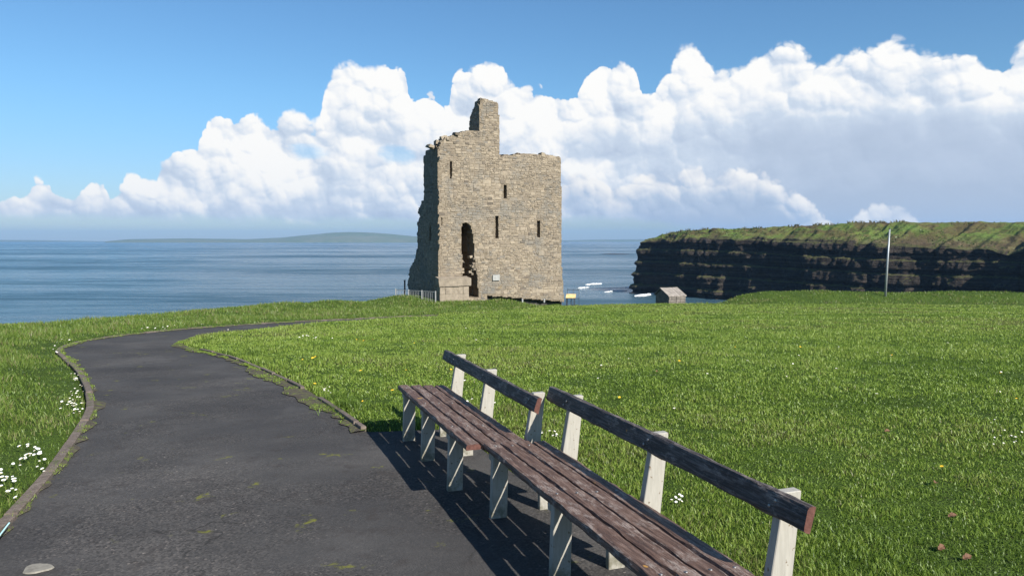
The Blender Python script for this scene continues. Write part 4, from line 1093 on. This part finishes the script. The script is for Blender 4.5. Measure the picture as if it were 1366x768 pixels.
blades('lawn_grass', P_[~nr], H[~nr], W[~nr], tint[~nr], M['lawn'], .6, False, 'short green grass on the far part of the lawn', seed=2)
# the rough verge left of the path and the banks
x, y, rs = sample(640000, 2.2, 64, 1.38, 41, 12)
ok, vg = classify(x, y); bankr = (y > 46.2 + .5 * vnoise(x * .4, 0, 0, 3)) & (x > 11.5)
dp = dist_line(x, y, PL, 1.6); k_ = ok & (vg | bankr) & (dp > .05); x, y, dp = x[k_], y[k_], dp[k_]
r = np.hypot(x, y); z = land_h(x, y) - .004; n = len(x)
cl = fbm(x * 1.1, y * 1.1, 0, 3, 81); cf = fbm(x * 3.5, y * 3.5, 0, 2, 83)
H = (.032 + .075 * sst(.15, 1.3, dp) * (1 - .45 * sst(12, 20, r))) * np.clip(1 + .9 * cl + .7 * cf, .4, 2.2) * rs.uniform(.45, 1.5, n)
W = np.maximum(.0042, .00080 * r) * rs.uniform(.7, 1.4, n)
tint = .45 + .5 * cl + .4 * cf + .28 * rs.normal(0, 1, n)
nr = r < 12; P_ = np.c_[x, y, z]
blades('verge_grass', P_[nr], H[nr], W[nr], tint[nr], M['rough'], .8, True, 'long rough grass on the verge left of the path', seed=3)
blades('verge_grass', P_[~nr], H[~nr], W[~nr], tint[~nr], M['rough'], .55, False, 'long rough grass on the banks along the edge of the land', seed=4)
# taller weeds against the kerb near the benches, and under the backrests
pts = []
for (px, py, k, s_) in [(447, 548, 420, .10), (460, 552, 300, .09), (440, 536, 220, .08), (380, 503, 120, .09), (268, 460, 120, .1), (330, 478, 160, .12)]:
    g_ = gp(px, py); 
    pts.append(np.c_[rs.normal(g_[0] + .04, s_, k), rs.normal(g_[1] + .05, s_, k)])
q = np.vstack(pts); z = land_h(q[:, 0], q[:, 1]) - .01
k2_ = ~in_poly(q[:, 0], q[:, 1], PATH_POLY) | (rs.uniform(0, 1, len(q)) < .2); q, z = q[k2_], z[k2_]
mp = []
for L_, ww in ((ml, .6), (mr, 1.)):
    A_ = L_.reshape(-1, 4, 3); k_ = rs.integers(0, len(A_), 15000); f_ = rs.uniform(0, 1, 15000)[:, None] * .95
    mp.append(A_[k_, 0] * (1 - f_) + A_[k_, 3] * f_ + rs.normal(0, .012, (15000, 3)) * np.array([1, 1, 0]))
mp = np.vstack(mp); mp = mp[fbm(mp[:, 0] * 5, mp[:, 1] * 5, 0, 3, 91) > .02]; rm = np.hypot(mp[:, 0], mp[:, 1])
blades('moss_tufts', mp, rs.uniform(.006, .024, len(mp)), np.maximum(.005, .0009 * rm), rs.uniform(.2, 1, len(mp)), M['lawn'], 1., False, 'tiny green tufts growing in the grit at the edges of the path', 'moss', seed=8)
blades('weeds', np.c_[q, z], rs.uniform(.05, .17, len(q)), rs.uniform(.004, .010, len(q)), rs.uniform(0, .6, len(q)), M['rough'], .9, True, 'darker leafy weeds growing over the kerb stones by the lawn', 'weeds', seed=6)

# ---------------------------------------------------------------- flowers and fallen leaves
def flower_mesh(name, rad, n, yc, hgt, mats):
    bm = bmesh.new(); tube_bm(bm, [(0, 0, 0), (rad * .2, 0, hgt)], .0012, 4, False)
    for f in bm.faces: f.material_index = 2
    cz = hgt
    for k in range(n):
        a = 2 * math.pi * k / n; c_, s_ = math.cos(a), math.sin(a); w_ = rad * .30
        vs = [bm.verts.new((rad * .2 + c_ * d_ - s_ * e_, s_ * d_ + c_ * e_, cz + u_)) for d_, e_, u_ in ((rad * .2, -w_ * .4, 0), (rad * .75, -w_, rad * .16), (rad, 0, rad * .18), (rad * .75, w_, rad * .16), (rad * .2, w_ * .4, 0))]
        f = bm.faces.new(vs); f.material_index = 0 if not yc else 1
    r_ = bmesh.ops.create_icosphere(bm, subdivisions=1, radius=rad * .34)
    for v in r_['verts']: v.co = Vector((v.co.x + rad * .2, v.co.y, v.co.z * .45 + cz + rad * .08))
    for f in bm.faces:
        if all(v in set(r_['verts']) for v in f.verts): f.material_index = 1
    me = bpy.data.meshes.new(name); bm.to_mesh(me); bm.free()
    for m in mats: me.materials.append(m)
    return me
fm = [M['petal'], M['yellow'], M['rough']]
DAISY = flower_mesh('daisy', .0155, 9, False, .065, fm); DAND = flower_mesh('dandelion', .017, 10, True, .05, fm)
rf = random.Random(21)
def flower(me, name, x_, y_, label, group, cat, s_=1.):
    o = bpy.data.objects.new(name, me); C.objects.link(o); o.location = (x_, y_, float(land_h(np.array([x_]), np.array([y_]))[0]) + .0)
    o.rotation_euler = (rf.uniform(.0, .55), rf.uniform(-.3, .3), rf.uniform(-.6, .6)); sc1 = s_ * rf.uniform(.45, .85); o.scale = (sc1,) * 3
    tag(o, label, cat, group)
ORD = 'first second third fourth fifth sixth seventh eighth ninth tenth eleventh twelfth thirteenth fourteenth fifteenth sixteenth seventeenth eighteenth nineteenth twentieth twenty-first twenty-second twenty-third twenty-fourth twenty-fifth twenty-sixth'.split()
def patch(px, py, rx, ry, k, label, s_=1., me=DAISY, name='daisy', cat='daisy'):
    c_ = 0
    for _ in range(k * 6):
        if c_ >= k: break
        a = gp(px + max(-2, min(2, rf.gauss(0, 1))) * rx, py + max(-2, min(2, rf.gauss(0, 1))) * ry)
        if bool(in_poly(np.array([a[0]]), np.array([a[1]]), PATH_POLY)[0]): continue
        flower(me, name, a[0], a[1], label, label.replace('white daisy', 'daisies').replace('yellow dandelion', 'dandelions'), cat, s_); c_ += 1
patch(48, 623, 15, 7, 30, 'white daisy in the dense patch on the verge halfway up the near kerb', 1.1)
patch(10, 656, 8, 9, 16, 'white daisy in the patch at the left margin of the photo', 1.15)
patch(99, 549, 8, 11, 34, 'white daisy in the dense patch where the verge bulges into the path', 1.05)
patch(106, 510, 6, 7, 14, 'white daisy in the farther small patch along the left kerb', 1.1)
patch(435, 527, 6, 4, 12, 'white daisy among the weeds by the kerb left of the benches', .8)
patch(903, 680, 5, 5, 9, 'white daisy in the tuft behind the backrest of the nearer bench', .85)
patch(735, 590, 14, 4, 10, 'white daisy in the grass behind the gap between the two benches', .8)
patch(1342, 600, 14, 12, 12, 'white daisy in the loose group on the lawn near the right margin', .7)
patch(415, 457, 14, 2, 12, 'white daisy in the faint patch on the lawn beyond the path bend', 1.3)
patch(250, 441, 30, 2, 14, 'white daisy on the far verge beyond the path bend', 1.7)
patch(90, 470, 10, 6, 8, 'white daisy by the kerb at the outside of the path bend', 1.4)
sd = []
while len(sd) < 24:
    q = (rf.uniform(560, 1340), rf.uniform(440, 560)); a = gp(*q)
    if not bool(in_poly(np.array([a[0]]), np.array([a[1]]), PATH_POLY)[0]): sd.append((q, a))
for i_, (q, a) in enumerate(sorted(sd)): flower(DAISY, 'daisy', a[0], a[1], 'single white daisy out on the open lawn, ' + ORD[i_] + ' from the left', 'single daisies scattered over the lawn', 'daisy', 1. + .03 * a[1])
for i_, (px, py) in enumerate(sorted([(405, 490), (418, 490), (422, 489), (419, 517), (484, 543), (482, 505), (475, 461), (486, 464), (497, 461), (542, 503), (524, 533), (600, 503), (630, 500), (650, 458), (711, 492), (826, 540), (1354, 545), (1256, 640), (980, 470), (1066, 470), (1190, 480), (905, 493), (1332, 508), (553, 464)])):
    a = gp(px, py); flower(DAND, 'dandelion', a[0], a[1], 'yellow dandelion on the lawn, ' + ORD[i_] + ' from the left', 'dandelions scattered over the lawn', 'dandelion', 1.0 + .045 * a[1])
def leaf_mesh():
    bm = bmesh.new(); n_ = 7; L_, W_ = .026, .014; top_ = []; mid = []; bot = []
    for i in range(n_):
        t_ = i / (n_ - 1); w_ = math.sin(math.pi * t_ ** .8) * W_ * (1 + .25 * math.sin(i * 2.4)) + .001; x_ = (t_ - .5) * 2 * L_; zc_ = .012 * math.sin(t_ * 3)
        top_.append(bm.verts.new((x_, w_, zc_ + .008))); mid.append(bm.verts.new((x_, 0, zc_))); bot.append(bm.verts.new((x_, -w_, zc_ + .006)))
    for i in range(n_ - 1):
        bm.faces.new((mid[i], mid[i + 1], top_[i + 1], top_[i])); bm.faces.new((bot[i], bot[i + 1], mid[i + 1], mid[i]))
    me = bpy.data.meshes.new('dead_leaf'); bm.to_mesh(me); bm.free(); me.materials.append(M['leafbrown']); return me
LM = leaf_mesh()
for px, py, wh in [(1183, 588, 'below the middle of the right half of the lawn'), (876, 505, 'behind the middle of the nearer backrest'), (1247, 660, 'halfway between the near backrest end and the right margin'), (1270, 706, 'low in the right corner of the lawn'), (1254, 750, 'at the bottom margin of the lawn'), (1289, 764, 'at the bottom right corner of the lawn')]:
    a = gp(px, py)
    for q in range(1):
        o = bpy.data.objects.new('dead_leaf', LM); C.objects.link(o); o.location = (a[0], a[1], float(land_h(np.array([a[0]]), np.array([a[1]]))[0]) + .016)
        o.rotation_euler = (rf.uniform(.2, .6), rf.uniform(-.2, .2), rf.uniform(-1, 1)); tag(o, 'curled brown dead leaf ' + wh, 'leaf', 'dead leaves on the lawn')
a = gp(9, 656); b2 = gp(-2, 662)
bm = bmesh.new(); a1 = gp(13, 711 - 0); 
q0 = gp(0, 727); q1 = gp(13, 713); tube_bm(bm, [(0, 0, 0), (q1[0] - q0[0], q1[1] - q0[1], .012)], .004, 8)
tag(finish('plastic_strip', bm, M['straw'], loc=(q0[0], q0[1], float(base_g(q0[1])) + .055)), 'thin pale blue plastic strip lying on the kerb at the left margin', 'litter')

# ---------------------------------------------------------------- air
hm = bpy.data.materials.new('haze'); hm.use_nodes = True; ht = hm.node_tree; ht.nodes.remove(ht.nodes['Principled BSDF'])
pv = ht.nodes.new('ShaderNodeVolumePrincipled'); pv.inputs['Color'].default_value = (.34, .62, 1., 1); pv.inputs['Density'].default_value = 0.00010
pv.inputs['Anisotropy'].default_value = .1
ht.links.new(pv.outputs[0], ht.nodes['Material Output'].inputs['Volume'])
bm = bmesh.new(); HB = 10400.; z0, z1 = -22.5, 125.
box_bm(bm, 0, 0, (z0 + z1) / 2, HB * 2, HB * 2, z1 - z0)
hz = finish('haze', bm, hm); hz['kind'] = 'stuff'; hz.display_type = 'WIRE'
